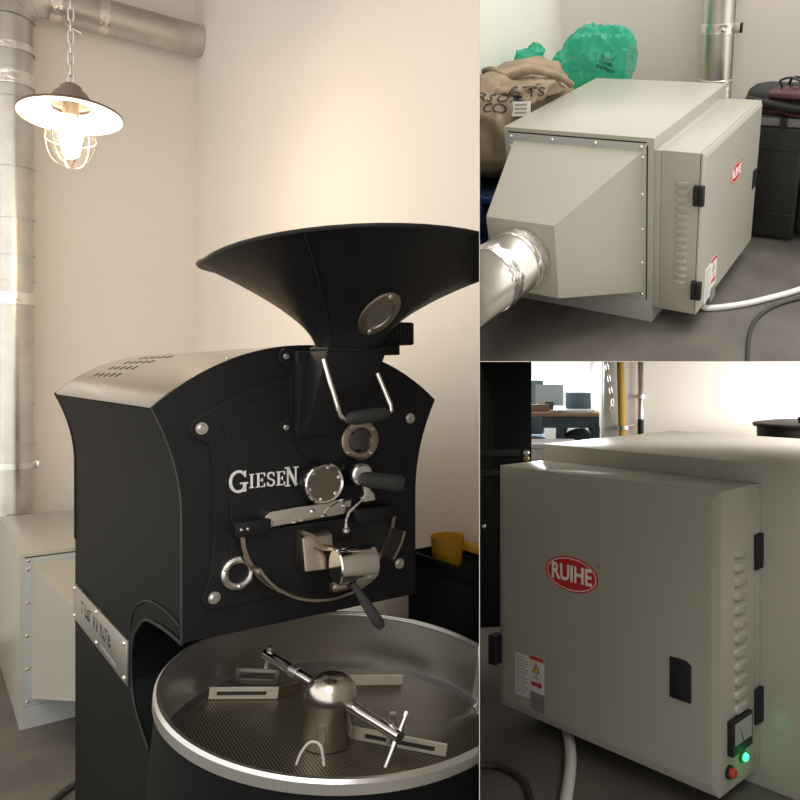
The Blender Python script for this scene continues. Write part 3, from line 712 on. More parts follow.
        link('badge_lettering', tm, M['white'], lg, m=T3(0, 0, 0.0014) @ Matrix.Diagonal((1.0, 1.18, 1, 1)))
        rg = text_mesh('®', la * 0.16, 0.0003, M['redink'])
        link('registered_mark', rg, M['redink'], door, m=fm(0.0006) @ T3(la * 1.0, lb * 0.78, 0))
    if 'labels' in P:
        y0, za, s = P['labels']
        fm = lambda yy, zz, e: basis((x1 + e, y0 + yy * s, za + zz * s), (0, s, 0), (0, 0, s), (1, 0, 0))
        wl = obj('warning_label', MB().box(0.0, 0.062, 0.0, 0.125, 0.0, 0.0008), M['label'], door, m=fm(0, 0, 0.0), smooth=None, label='white printed warning label')
        ln = MB()
        for k in range(13): ln.box(0.006, 0.054 - 0.012 * ((k * 7) % 3 == 0), 0.008 + k * 0.0088, 0.011 + k * 0.0088, 0.0008, 0.0011)
        obj('print_lines', ln, M['grey_ink'], wl, smooth=None)
        w2 = obj('warning_label', MB().box(0.0, 0.060, 0.0, 0.115, 0.0, 0.0010), M['label'], door, m=fm(0.060, 0.018, 0.0003), smooth=None, label='white danger label with red header and yellow triangle')
        obj('red_header', MB().box(0.001, 0.059, 0.102, 0.114, 0.0010, 0.0013), M['redink'], w2, smooth=None)
        obj('warning_triangle', MB().prism([(0.012, 0.066), (0.044, 0.066), (0.028, 0.096)], 2, 0.0010, 0.0013), M['ink'], w2, smooth=None)
        obj('triangle_fill', MB().prism([(0.0165, 0.0685), (0.0395, 0.0685), (0.028, 0.0905)], 2, 0.0013, 0.0016), M['yellowink'], w2, smooth=None)
        obj('lightning_mark', MB().prism([(0.029, 0.087), (0.024, 0.078), (0.028, 0.0785), (0.026, 0.070), (0.032, 0.0805), (0.0285, 0.080)], 2, 0.0016, 0.0019), M['redink'], w2, smooth=None)
        ln = MB()
        for k in range(3): ln.box(0.016, 0.042 - 0.004 * k, 0.048 + k * 0.005, 0.0505 + k * 0.005, 0.0010, 0.0013)
        obj('print_lines', ln, M['grey_ink'], w2, smooth=None)
        obj('red_arrow', MB().prism([(0.008, 0.026), (0.040, 0.026), (0.040, 0.020), (0.055, 0.032), (0.040, 0.044), (0.040, 0.038), (0.008, 0.038)], 2, 0.0010, 0.0013), M['redink'], w2, smooth=None)
        obj('rating_plate', MB().box(0.0, 0.056, 0.0, 0.052, 0.0, 0.0012), M['silverlabel'], door, m=fm(0.066, -0.026, 0.0005), smooth=None, label='silver rating plate')
    if 'meter' in P:
        mx, mz = P['meter']
        me = obj('panel_meter', MB().box(mx - 0.042, mx + 0.042, c1, c1 + 0.014, mz - 0.036, mz + 0.036), M['black_matte'], cb, bevel=0.002, label='square black framed panel meter')
        obj('meter_face', MB().box(mx - 0.034, mx + 0.034, c1 + 0.014, c1 + 0.0155, mz - 0.014, mz + 0.030), M['meterglass'], me, smooth=None)
        obj('needle', MB().prism([(mx - 0.001, mz - 0.012), (mx + 0.002, mz - 0.012), (mx + 0.016, mz + 0.018)], 1, c1 + 0.0155, c1 + 0.0162), M['ink'], me, smooth=None)
        gx, gz = P['green']; rx, rz = P['redb']
        fo = lambda x, z: basis((x, c1, z), (-1, 0, 0), (0, 0, 1), (0, 1, 0))
        pl = obj('pilot_lamp', MB().lathe([(0.0, 0.0), (0.0125, 0.0), (0.0125, 0.006), (0.010, 0.007), (0.0, 0.007)], n=24), mat('green lamp bezel', (0.02, 0.22, 0.07), 0.35), cb, m=fo(gx, gz), label='lit green pilot lamp')
        obj('lamp_lens', MB().lathe([(0.0085, 0.006), (0.0085, 0.010), (0.006, 0.013), (0.0, 0.014)], n=24), M['greenlamp'], pl)
        d = bpy.data.lights.new('green_glow', 'POINT'); d.energy = 0.02; d.color = (0.05, 1.0, 0.25); d.shadow_soft_size = 0.012
        lo = bpy.data.objects.new('green_glow', d); COL.objects.link(lo); lo.parent = pl; lo.location = (0, 0, 0.035)
        pb = obj('push_button', MB().lathe([(0.0, 0.0), (0.014, 0.0), (0.014, 0.006), (0.0, 0.006)], n=24), M['black_matte'], cb, m=fo(rx, rz), label='red push button')
        obj('button_cap', MB().lathe([(0.0105, 0.006), (0.0105, 0.014), (0.009, 0.016), (0.0, 0.016)], n=24), M['redbtn'], pb)
    if P.get('back_flange'):
        bf = obj('rear_flange', MB().box(0.03, W - 0.02, D, D + 0.004, 0.03, H - 0.03), M['paint_daylit'], t, bevel=0.001)
        obj('flange_seam', MB().box(W - 0.019, W - 0.013, D, D + 0.0015, 0.06, H - 0.03), M['gap'], t, smooth=None)
        for k in range(5): screw(bf, (W - 0.05, D + 0.004, 0.10 + k * 0.13), (0, 1, 0), 1.3)
        for k in range(4): screw(bf, (W - 0.05 - k * 0.16, D + 0.004, H - 0.06), (0, 1, 0), 1.3)
    return t

filter_unit(LBOX_M, 'L', 'grey metal dust filter unit on the floor behind the coffee roaster', dict(dims=(0.65, 1.17, 0.81, 0.012, 0.178, 0.196, 0.0, 0.80, 0.12, 0.79),
            hood=(0.22, 0.50, 0.24, 0.56, 0.52), louvres=(-1, 0.765, 0.25, 0.68, 14), hinges=[(-0.008, 0.828, 0.64, 1), (-0.008, 0.828, 0.22, 1)]))
filter_unit(R1_M, 'R1', 'grey metal dust filter unit with sloping intake hood and silver duct, seen from above', dict(dims=(0.65, 0.8905, 0.7724, 0.0115, 0.1784, 0.1969, -0.0005, 0.7939, 0.0713, 0.7311),
            hood=(0.104, 0.40, 0.234, 0.532, 0.35), louvres=(-1, 0.765, 0.205, 0.612, 14), hinges=[(-0.010, 0.832, 0.575, 1.0), (-0.010, 0.838, 0.185, 1.0)],
            lock=[(0.735, 0.40)], logo=(0.43, 0.527, 0.078, 0.040), labels=(0.07, 0.085, 1.25)))
filter_unit(R2_M, 'R2', 'grey metal filter cabinet with closed door, red badge and glowing green pilot lamp', dict(dims=(0.65, 0.755, 0.7092, 0.002, 0.1700, 0.1793, 0.0149, 0.6597, 0.0464, 0.6662),
            front=False, back_flange=True, louvres=(1, 0.745, 0.205, 0.53, 12), hinges=[(0.655, 0.668, 0.52, 0.8), (0.655, 0.668, 0.185, 0.8), (0.010, 0.835, 0.19, 0.9)],
            lock=[(0.569, 0.262)], logo=(0.264, 0.428, 0.082, 0.042), labels=(0.075, 0.092, 0.84), meter=(0.757, 0.158), green=(0.737, 0.100), redb=(0.793, 0.088)))

# ------------------------------------------------------------------ left bay: duct, lamp, bin
def build_duct():
    base = Vector((CX, CY, 0)) + Vector((uy, -ux, 0)) * 0.15
    along = Vector((ux, uy, 0)); zt = 2.279 + HC; r = 0.106
    t = thing('ventilation_duct', 'silver galvanised ventilation duct rising up the wall and turning along the corner', 'duct', T3(0, 0, 0), 'L')
    pv = base - along * 1.068
    rb = 0.16
    obj('horizontal_pipe', MB().tube([base - along * 0.002, pv + along * rb + Vector((0, 0, zt))], r, 36).v and MB().tube([base - along * 0.002 + Vector((0, 0, zt)), pv + along * rb + Vector((0, 0, zt))], r, 36), M['galv'], t, smooth=0.6)
    obj('vertical_pipe', MB().tube([pv + Vector((0, 0, 0.0)), pv + Vector((0, 0, zt - rb))], r * 0.95, 36), M['galv'], t, smooth=0.6)
    pts = [pv + along * (rb - rb * math.cos(q)) + Vector((0, 0, zt - rb + rb * math.sin(q))) for q in [PI / 2 * i / 8 for i in range(9)]]
    el = obj('elbow', MB().tube(pts, r * 1.01, 36), M['galv'], t, smooth=0.3)
    for q in (0, 2, 4, 6, 8):
        d = (pts[min(q + 1, 8)] - pts[max(q - 1, 0)]).normalized()
        obj('elbow_rib', MB().lathe([(r * 1.0, -0.006), (r * 1.03, -0.003), (r * 1.03, 0.003), (r * 1.0, 0.006)], n=36, m=dirm(pts[q], d)), M['galv'], el)
    def band(p, d, w, mt, k=1.035, name='tape_band'):
        prof = [(r * 0.99, -w), (r * k, -w), (r * k, w), (r * 0.99, w)]
        return obj(name, MB().lathe(prof, n=36, m=dirm(p, d)), mt, t, smooth=0.5)
    zl = lambda z: pv + Vector((0, 0, z * 1.09 + HC))
    band(zl(1.77), (0, 0, 1), 0.022, M['tape']); band(zl(1.60), (0, 0, 1), 0.04, M['tape']); band(zl(0.40), (0, 0, 1), 0.035, M['tape']); band(zl(-0.93), (0, 0, 1), 0.04, M['tape'])
    for z in (1.50, 1.12, 0.84, 0.64, 0.50, 0.05, -0.18, -0.40): band(zl(z), (0, 0, 1), 0.004, M['galv'], 1.02, 'swage_bead')
    for s_ in (0.86, 0.60): band(base - along * s_ + Vector((0, 0, zt)), along, 0.028, M['tape'])
    for s_ in (0.53, 0.30): band(base - along * s_ + Vector((0, 0, zt)), along, 0.004, M['galv'], 1.02, 'swage_bead')
    cz = zl(-0.51)
    c = band(cz, (0, 0, 1), 0.018, M['bolt'], 1.06, 'pipe_clamp')
    obj('clamp_lug', MB().box(-0.02, 0.02, -0.012, 0.012, -0.022, 0.022, m=Matrix.Translation(cz + Vector((0.118, 0.03, 0)))), M['bolt'], c, bevel=0.003)
    obj('wall_bracket', MB().tube([cz, cz + Vector((-uy, ux, 0)) * 0.15], 0.008, 8), M['bolt'], c)
    st = base - along * 0.80 + Vector((0, 0, zt - 0.10))
    obj('wall_bracket', MB().tube([st, st + Vector((0.0, 0.0, -0.02)), st + Vector((0.08, 0.03, -0.06))], 0.007, 8), M['bolt'], t)
build_duct()

LAMP = Vector((-1.852, 3.0, 1.005 + HC))
def build_lamp():
    t = thing('pendant_lamp', 'lit enamel pendant lamp with caged glass jar hanging from a chain', 'lamp', Matrix.Translation(LAMP) @ Matrix.Scale(1.25, 4), 'L')
    tl = T3(0, 0, 0.11) @ Matrix.Rotation(-0.11, 4, Vector((0.85, 0.53, 0))) @ T3(0, 0, -0.11)
    obj('shade', MB().lathe([(0.143, -0.002), (0.145, 0.002), (0.100, 0.016), (0.060, 0.030), (0.055, 0.026), (0.100, 0.011)], n=56, close=True), M['shade_in'], t, smooth=0.9, label='wide white enamel shade')
    obj('shade_edge', MB().tube([(0.1445 * math.cos(q), 0.1445 * math.sin(q), 0.0) for q in [2 * PI * i / 56 for i in range(56)]], 0.0028, 8, True), M['shade_out'], t)
    obj('shade_top', MB().lathe([(0.146, 0.004), (0.101, 0.019), (0.061, 0.033), (0.056, 0.031)], n=56), M['shade_out'], t, smooth=0.9)
    obj('cap', MB().lathe([(0.064, 0.026), (0.063, 0.040), (0.055, 0.046), (0.053, 0.060), (0.046, 0.072), (0.036, 0.078), (0.030, 0.094), (0.018, 0.104), (0.0, 0.106)], n=40), M['shade_out'], t, smooth=0.5)
    jar = obj('glass_jar', MB().lathe([(0.060, 0.040), (0.063, -0.03), (0.064, -0.07), (0.060, -0.105), (0.048, -0.135), (0.028, -0.152), (0.0, -0.158)], n=36), M['glass'], t, smooth=0.9)
    obj('socket', MB().lathe([(0.0, 0.05), (0.022, 0.05), (0.022, 0.0), (0.018, -0.005), (0.0, -0.005)], n=20), M['shade_out'], t)
    obj('bulb', MB().lathe([(0.014, -0.004), (0.018, -0.02), (0.030, -0.045), (0.034, -0.065), (0.030, -0.085), (0.016, -0.099), (0.0, -0.103)], n=28), M['bulb'], t, smooth=0.9)
    for k in range(3):
        q = k * PI / 3 + 0.3
        pts = [(0.068, 0.035), (0.070, -0.03), (0.070, -0.075), (0.065, -0.11), (0.050, -0.142), (0.028, -0.160), (0.0, -0.166)]
        full = [(x * math.cos(q), x * math.sin(q), z) for x, z in pts] + [(-x * math.cos(q), -x * math.sin(q), z) for x, z in pts[::-1][1:]]
        obj('cage_wire', MB().tube(smooth_path(full, 3), 0.0012, 6), M['shade_out'], t)
    obj('cage_ring', MB().tube([(0.070 * math.cos(q), 0.070 * math.sin(q), -0.075) for q in [2 * PI * i / 36 for i in range(36)]], 0.0012, 6, True), M['shade_out'], t)
    lk = MB().tube([(0.0075 * math.cos(q), 0, 0.0165 * math.sin(q) + (0.006 if math.sin(q) > 0 else -0.006)) for q in [2 * PI * i / 16 for i in range(16)]], 0.003, 6, True).mesh('chain_link', 0.9)
    z = 0.118; k = 0; top = (4.29 - LAMP.z) / 1.25
    while z < top - 0.02:
        link('chain_link', lk, M['galv'], t, m=T3(0, 0, z) @ Rz((k % 2) * PI / 2 + 0.5)); z += 0.0345; k += 1
    obj('ceiling_hook', MB().lathe([(0, top - 0.03), (0.012, top - 0.028), (0.02, top - 0.01), (0.02, top), (0, top)], n=16), M['bolt'], t)
    for ch in t.children:
        if not ch.name.startswith(('chain', 'ceiling')): ch.matrix_basis = tl @ ch.matrix_basis
    d = bpy.data.lights.new('lamp_glow', 'POINT'); d.energy = 20; d.color = (1.0, 0.74, 0.50); d.shadow_soft_size = 0.03
    lo = bpy.data.objects.new('lamp_glow', d); COL.objects.link(lo); lo.parent = t; lo.location = (0, 0, -0.118)
build_lamp()

# black bin against the right wall with a yellow container on it
BM = basis((-0.452, 2.60, 0), (ux, uy, 0), (-uy, ux, 0), (0, 0, 1))
t = thing('black_bin', 'black metal bin beside the right edge behind the cooling tray', 'bin', BM, 'L')
zb = HC - 0.609
obj('body', MB().box(0.0, 0.24, -0.62, 0.0, 0.0, zb - 0.045), M['black_side'], t, bevel=0.004)
for q in ((0.0, 0.012, -0.62, 0.0), (0.228, 0.24, -0.62, 0.0), (0.012, 0.228, -0.62, -0.608), (0.012, 0.228, -0.012, 0.0)):
    obj('side_panel', MB().box(*q, zb - 0.045, zb), M['black_side'], t, bevel=0.002)
YM = BM @ T3(0.095, -0.10, zb - 0.044)
t = thing('yellow_scoop', 'yellow plastic scoop lying on the black bin', 'scoop', YM, 'L')
obj('bowl', MB().lathe([(0.0, 0.0), (0.048, 0.0), (0.058, 0.098), (0.055, 0.098), (0.046, 0.004), (0.0, 0.004)], n=28), M['yellow'], t)
obj('handle', MB().box(0.044, 0.056, -0.14, 0.0, 0.045, 0.080), M['yellow'], t, bevel=0.004)
tag(obj('power_cable', MB().tube(smooth_path([(-1.66, 3.20, 0.012), (-1.78, 3.14, 0.012), (-1.84, 3.04, 0.012), (-1.86, 2.92, 0.012), (-1.84, 2.70, 0.012)], 6), 0.014, 10), M['blackcable'], None, 'L'), 'black cable on the floor at the foot of the roaster', 'cable')

# ------------------------------------------------------------------ upper right bay (its own tilted room)
def R1p(*p): return R1_M @ Vector(p)
struct('floor_upper_bay', MB().box(-0.7, 2.4, -1.2, 1.78, -0.03, 0.0), M['floor'], 'R1', R1_M)
struct('wall_back_upper_bay', MB().box(-0.70, 2.4, 1.694, 1.78, -0.03, 1.25), M['wall'], 'R1', R1_M)
struct('wall_left_upper_bay', MB().box(-0.70, -0.60, -0.6, 1.694, -0.03, 1.32), M['wall_cool'], 'R1', R1_M)

def foil_duct():
    t = thing('intake_duct', 'silver foil-taped duct joining the sloping intake hood', 'duct', R1_M, 'R1')
    c = Vector((0.252, -0.352, 0.383)); d = Vector((-0.06, -1, 0.03)).normalized(); r = 0.121
    dm = dirm(c, d)
    obj('pipe', MB().lathe([(r - 0.003, 0.0), (r, 0.0), (r, 0.62), (r - 0.003, 0.62)], n=48, m=dm, close=True), M['galv'], t, smooth=0.6)
    random.seed(4)
    def tape(z0, z1, k, jag):
        n = 48; rings = []
        for i in range(n):
            q = 2 * PI * i / n; a = z0 + random.uniform(-jag, jag); b = z1 + random.uniform(-jag, jag); rr = r * k + random.uniform(0, 0.0025)
            rings.append([(r * math.cos(q), r * math.sin(q), a), (rr * math.cos(q), rr * math.sin(q), a), (rr * math.cos(q), rr * math.sin(q), (a + b) / 2), (rr * math.cos(q), rr * math.sin(q), b), (r * math.cos(q), r * math.sin(q), b)])
        rings.append(rings[0])
        mb = MB().loft(rings, False, False, False); mb.v = [tuple(dm @ Vector(v)) for v in mb.v]
        return obj('tape_wrap', mb, M['tape'], t, smooth=0.4)
    tape(0.004, 0.036, 1.025, 0.003); tape(0.050, 0.072, 1.02, 0.003); tape(0.175, 0.235, 1.02, 0.012)
    obj('swage_bead', MB().lathe([(r, 0.040), (r * 1.02, 0.043), (r, 0.046)], n=48, m=dm), M['galv'], t)
foil_duct()

t = thing('wall_duct', 'silver galvanised duct standing against the wall behind the filter unit', 'duct', R1_M, 'R1')
pc = Vector((0.392, 1.57, 0)); r = 0.092
obj('pipe', MB().tube([pc, pc + Vector((0, 0, 1.25))], r, 40), M['galv'], t)
obj('collar', MB().lathe([(r, 0.630), (r * 1.08, 0.634), (r * 1.08, 0.642), (r, 0.646)], n=40, m=Matrix.Translation(pc)), M['bolt'], t)
obj('tape_band', MB().lathe([(r, 0.40), (r * 1.03, 0.40), (r * 1.03, 0.625), (r, 0.625)], n=40, m=Matrix.Translation(pc)), M['tape'], t)
cl = obj('pipe_clamp', MB().lathe([(r, 0.872), (r * 1.05, 0.874), (r * 1.05, 0.922), (r, 0.924)], n=40, m=Matrix.Translation(pc)), M['tape'], t)
obj('clamp_lug', MB().box(0.478, 0.516, 1.53, 1.56, 0.875, 0.922), M['bolt'], cl, bevel=0.003)
obj('clamp_pad', MB().box(0.516, 0.524, 1.53, 1.56, 0.875, 0.922), M['black_matte'], cl, bevel=0.001)
obj('seam_rod', MB().tube([pc + Vector((0.094, -0.02, 0)), pc + Vector((0.094, -0.02, 1.25))], 0.004, 6), M['bolt'], t)

def blob(center, rad, seed, amp, freq, sub=5, flat=None, fold=0.0):
    bm = bmesh.new(); bmesh.ops.create_icosphere(bm, subdivisions=sub, radius=1.0)
    for v in bm.verts:
        p = v.co.copy(); e = 0.72
        q = Vector([math.copysign(abs(c) ** e, c) for c in p])
        n1 = noise.noise(p * freq + Vector((seed, 0, 0))); n2 = noise.noise(p * freq * 2.7 + Vector((0, seed, 0)))
        ridge = 1 - abs(noise.noise(p * freq * 1.6 + Vector((0, 0, seed)))) * 2
        s = 1 + amp * n1 + amp * 0.4 * n2 + fold * ridge
        v.co = Vector((q.x * rad[0], q.y * rad[1], q.z * rad[2])) * s + Vector(center)
        if flat is not None and v.co.z < flat: v.co.z = flat + (v.co.z - flat) * 0.05
    return bm

def bm_obj(name, bm, material, parent=None, cell=None, m=None, smooth=1.2):
    me = bpy.data.meshes.new(name); bm.to_mesh(me); bm.free()
    for p in me.polygons: p.use_smooth = True
    return link(name, me, material, parent, cell, m)

# blue plastic crate below the sack
t = thing('blue_crate', 'dark blue plastic lattice crate under the jute sack', 'crate', R1_M @ T3(-0.50, 0.02, 0.0), 'R1')
cw, cd, chh = 0.40, 0.80, 0.455
for k in range(5):
    z = 0.02 + k * (chh - 0.04) / 4
    obj('rail', MB().box(0.0, cw, 0.0, 0.016, z - 0.014, z + 0.014), M['bluepl'], t, bevel=0.002)
    obj('rail', MB().box(cw - 0.016, cw, 0.016, cd, z - 0.014, z + 0.014), M['bluepl'], t, bevel=0.002)
for k in range(7):
    x = 0.012 + k * (cw - 0.024) / 6
    obj('rib', MB().box(x - 0.010, x + 0.010, 0.003, 0.014, 0.0, chh), M['bluepl'], t, bevel=0.001)
for k in range(9):
    y = 0.04 + k * (cd - 0.06) / 8
    obj('rib', MB().box(cw - 0.013, cw - 0.003, y - 0.010, y + 0.010, 0.0, chh), M['bluepl'], t, bevel=0.001)
obj('inner_block', MB().box(0.004, cw - 0.018, 0.018, cd, 0.0, chh - 0.01), mat('inner blue plastic', (0.008, 0.016, 0.05), 0.6), t)  # solid darker block filling the crate behind its ribs

# jute sack
sk = thing('jute_sack', 'brown printed jute coffee sack slumped beside the filter unit', 'sack', R1_M, 'R1')
bm = blob((-0.265, 0.50, 0.665), (0.225, 0.38, 0.225), 3.1, 0.14, 1.6, 5, 0.457, 0.05)
sack_bvh = BVHTree.FromBMesh(bm)
bm_obj('cloth', bm, M['burlap'], sk)
sbm = blob((-0.17, 0.45, 0.82), (0.15, 0.19, 0.060), 8.2, 0.30, 2.0, 4, None, 0.10)
sack2_bvh = BVHTree.FromBMesh(sbm)
bm_obj('folded_top', sbm, M['burlap'], sk)
obj('seam_roll', MB().tube(smooth_path([(-0.36, 0.45, 0.88), (-0.28, 0.40, 0.90), (-0.18, 0.36, 0.885), (-0.08, 0.40, 0.905), (-0.02, 0.52, 0.86), (0.0, 0.62, 0.80)], 6), 0.016, 10), M['burlap'], sk)
cam_l = R1_M.inverted() @ Vector((0, 0, HC))
def project_text(name, txt, size, centre, material, bvhs, rot=0.0, parent=None):
    me = text_mesh(txt, size, 0.0, material, offset=size * 0.01) if isinstance(txt, str) else txt.mesh(name)
    bm = bmesh.new(); bm.from_mesh(me); bmesh.ops.triangulate(bm, faces=bm.faces); bmesh.ops.subdivide_edges(bm, edges=[e for e in bm.edges if e.calc_length() > size * 0.2], cuts=2)
    c = Vector(centre); ddir = Vector((0.15, 1, -0.45)).normalized(); xx = Vector((math.cos(rot), 0, math.sin(rot))); zz = Vector((-math.sin(rot), 0, math.cos(rot)))
    for v in bm.verts:
        o = c + xx * v.co.x + zz * v.co.y - ddir * 1.2; best = None
        for b in bvhs:
            h = b.ray_cast(o, ddir)
            if h[0] is not None and (best is None or (h[0] - o).length < (best - o).length): best = h[0]
        v.co = (best if best is not None else c) - ddir * 0.003
    bm.to_mesh(me); bm.free()
    return link(name, me, material, parent or sk)
BV = [sack_bvh, sack2_bvh]
project_text('printed_letters', 'RTS', 0.062, (-0.050, 0.3, 0.840), M['ink'], BV, 0.25)
project_text('printed_letters', 'ERS OF', 0.058, (-0.150, 0.3, 0.785), M['ink'], BV, 0.06)
project_text('printed_letters', 'Y CO', 0.062, (-0.160, 0.3, 0.735), M['ink'], BV, 0.06)
project_text('printed_letters', 'RE', 0.06, (-0.22, 0.3, 0.66), M['ink'], BV, 0.05)
project_text('yellow_print', 'I', 0.06, (-0.33, 0.3, 0.815), M['yellowink'], BV, 1.45)
lb = obj('sewn_label', MB().box(-0.045, 0.045, -0.002, 0.002, -0.030, 0.030), M['label'], sk, m=T3(-0.045, 0.225, 0.785) @ Matrix.Rotation(-0.35, 4, 'X') @ Matrix.Rotation(-0.08, 4, 'Y'), label='white printed tag on the sack')
ln = MB()
for k in range(3): ln.box(-0.030, 0.030, -0.0026, -0.002, -0.020 + k * 0.016, -0.012 + k * 0.016)
obj('print_lines', ln, M['grey_ink'], lb, smooth=None)

# green film bags
def film_bag(label, spine, seed, amp):
    n = 56; rings = []
    sp = smooth_path([p[:3] for p in spine], 8); m_ = len(sp)
    rad = smooth_path([(p[3], p[4], 0) for p in spine], 8)
    for i, c in enumerate(sp):
        d = (sp[min(i + 1, m_ - 1)] - sp[max(i - 1, 0)]).normalized()
        u = Vector((0, 1, 0)); w = d.cross(u).normalized(); u = w.cross(d).normalized()
        rg = []
        for k in range(n):
            q = 2 * PI * k / n
            p = c + u * (rad[i].x * math.cos(q)) + w * (rad[i].y * math.sin(q))
            e = p * 11.0 + Vector((seed, 0, seed * 0.7))
            f = amp * (1 - 2.2 * abs(noise.noise(e))) + amp * 0.55 * (1 - 2.2 * abs(noise.noise(e * 2.4))) + amp * 0.3 * math.sin(q * 9 + 3 * noise.noise(e * 0.5))
            rg.append(p + (p - c).normalized() * f)
        rings.append(rg)
    o = obj('green_plastic_bag', MB().loft(rings, True, False), M['greenfilm'], None, 'R1', m=R1_M, smooth=0.35)
    return tag(o, label, 'plastic bag')
film_bag('small green translucent plastic bag poking up behind the jute sack', [(-0.44, 1.02, 0.625, 0.06, 0.11), (-0.45, 1.0, 0.72, 0.08, 0.12), (-0.43, 1.0, 0.80, 0.06, 0.085), (-0.40, 1.0, 0.86, 0.035, 0.045), (-0.385, 1.0, 0.905, 0.008, 0.012)], 2.3, 0.018)
big = film_bag('large crumpled green translucent plastic bag against the white wall', [(-0.31, 1.10, 0.705, 0.02, 0.03), (-0.27, 1.10, 0.74, 0.07, 0.075), (-0.20, 1.10, 0.775, 0.10, 0.115), (-0.11, 1.10, 0.805, 0.11, 0.145), (-0.02, 1.10, 0.82, 0.10, 0.145), (0.05, 1.10, 0.825, 0.08, 0.115), (0.10, 1.10, 0.82, 0.05, 0.08)], 5.7, 0.024)
bars = MB()
for r_ in range(3):
    for k in range(5): bars.prism([(k * 0.014, r_ * 0.026), (k * 0.014 + 0.009, r_ * 0.026), (k * 0.014 + 0.009, r_ * 0.026 + 0.017), (k * 0.014, r_ * 0.026 + 0.017)], 2, 0.0, 0.0004)
bb = bmesh.new(); bb.from_mesh(big.data); big_bvh = BVHTree.FromBMesh(bb); bb.free()
project_text('faded_print', bars, 0.05, (-0.03, 1.0, 0.79), mat('dark green print', (0.01, 0.12, 0.07), 0.5), [big_bvh], -0.25, big)
t = thing('cardboard_box', 'brown carton on the floor underneath the crumpled green bags', 'box', R1_M, 'R1')
obj('carton', MB().box(-0.56, 0.08, 0.95, 1.36, 0.0, 0.56), M['brownbox'], t, bevel=0.004)
obj('lid_flap', MB().box(-0.55, 0.07, 0.96, 1.35, 0.56, 0.565), M['brownbox'], t)

# black hard case with a vacuum cleaner on top
t = thing('hard_case', 'black ribbed hard case standing on the floor right of the filter unit', 'case', R1_M, 'R1')
obj('shell', MB().box(0.74, 0.995, 1.0, 1.30, 0.012, 0.565), M['case'], t, bevel=0.018, segs=3)
obj('lid', MB().box(0.735, 1.06, 0.995, 1.305, 0.565, 0.605), M['casegrey'], t, bevel=0.006)
obj('shell_end', MB().box(0.995, 1.30, 1.02, 1.30, 0.05, 0.565), M['case'], t, bevel=0.02, segs=3)
for z in (0.14, 0.46): obj('rib', MB().box(0.738, 0.998, 0.994, 1.0, z - 0.006, z + 0.006), M['case'], t, bevel=0.003)
obj('latch', MB().box(0.885, 0.915, 0.975, 0.996, 0.560, 0.612), M['black_matte'], t, bevel=0.003)
obj('latch', MB().box(0.998, 1.016, 1.06, 1.10, 0.08, 0.16), M['black_matte'], t, bevel=0.003)
t = thing('vacuum_cleaner', 'black and maroon vacuum cleaner lying on the hard case', 'vacuum cleaner', R1_M, 'R1')
obj('body', MB().loft([[(x, 1.12 + 0.12 * s_ * math.cos(q), 0.672 + 0.06 * s_ * math.sin(q)) for q in [2 * PI * i / 20 for i in range(20)]] for x, s_ in ((0.70, 0.5), (0.725, 0.82), (0.78, 1.0), (1.10, 1.05), (1.30, 0.9))]), M['black_matte'], t, smooth=0.8)
obj('maroon_panel', MB().loft([[(x, 1.07 + 0.09 * s_ * math.cos(q), 0.698 + 0.034 * s_ * math.sin(q)) for q in [2 * PI * i / 18 for i in range(18)]] for x, s_ in ((0.79, 0.3), (0.83, 0.85), (0.95, 1.0), (1.10, 1.0), (1.28, 0.8))]), M['maroon'], t, smooth=0.8)
obj('lower_trim', MB().tube([(0.73, 1.03, 0.632), (0.88, 1.005, 0.634), (0.93, 1.0, 0.622), (1.2, 1.0, 0.618)], 0.014, 10), M['maroon'], t)
obj('bumper', MB().tube(smooth_path([(0.705, 1.10, 0.66), (0.74, 1.01, 0.672), (0.85, 0.99, 0.662), (1.0, 0.98, 0.65), (1.3, 0.98, 0.64)], 5), 0.020, 10), M['black_matte'], t)
obj('hose', MB().tube(smooth_path([(0.86, 1.08, 0.725), (0.85, 1.06, 0.755), (0.90, 1.06, 0.770), (0.95, 1.07, 0.745), (0.93, 1.07, 0.725)], 6), 0.0055, 8), M['blackcable'], t)
obj('hose', MB().tube(smooth_path([(0.88, 1.12, 0.73), (0.90, 1.10, 0.762), (0.97, 1.08, 0.770), (1.06, 1.06, 0.800), (1.2, 1.05, 0.86)], 6), 0.0065, 8), M['blackcable'], t)

def cable(pts, r, material, m, cell, label):
    return tag(obj('power_cable', MB().tube(smooth_path(pts, 8), r, 12), material, None, cell, m=m, smooth=1.0), label, 'cable')
cable([(0.80, 0.20, 0.075), (0.805, 0.19, 0.03), (0.83, 0.175, 0.013), (0.95, 0.255, 0.013), (1.06, 0.37, 0.013), (1.16, 0.50, 0.013), (1.35, 0.80, 0.013)], 0.0135, M['whitecable'], R1_M, 'R1', 'thick white cable on the concrete floor below the hinged cabinet door')
cable([(1.14, -0.30, 0.009), (1.085, -0.10, 0.009), (1.055, 0.03, 0.009), (1.045, 0.15, 0.009), (1.07, 0.27, 0.009), (1.14, 0.38, 0.009), (1.24, 0.47, 0.009), (1.5, 0.60, 0.009)], 0.0085, M['blackcable'], R1_M, 'R1', 'thin black cable curving beside the thick white cable')

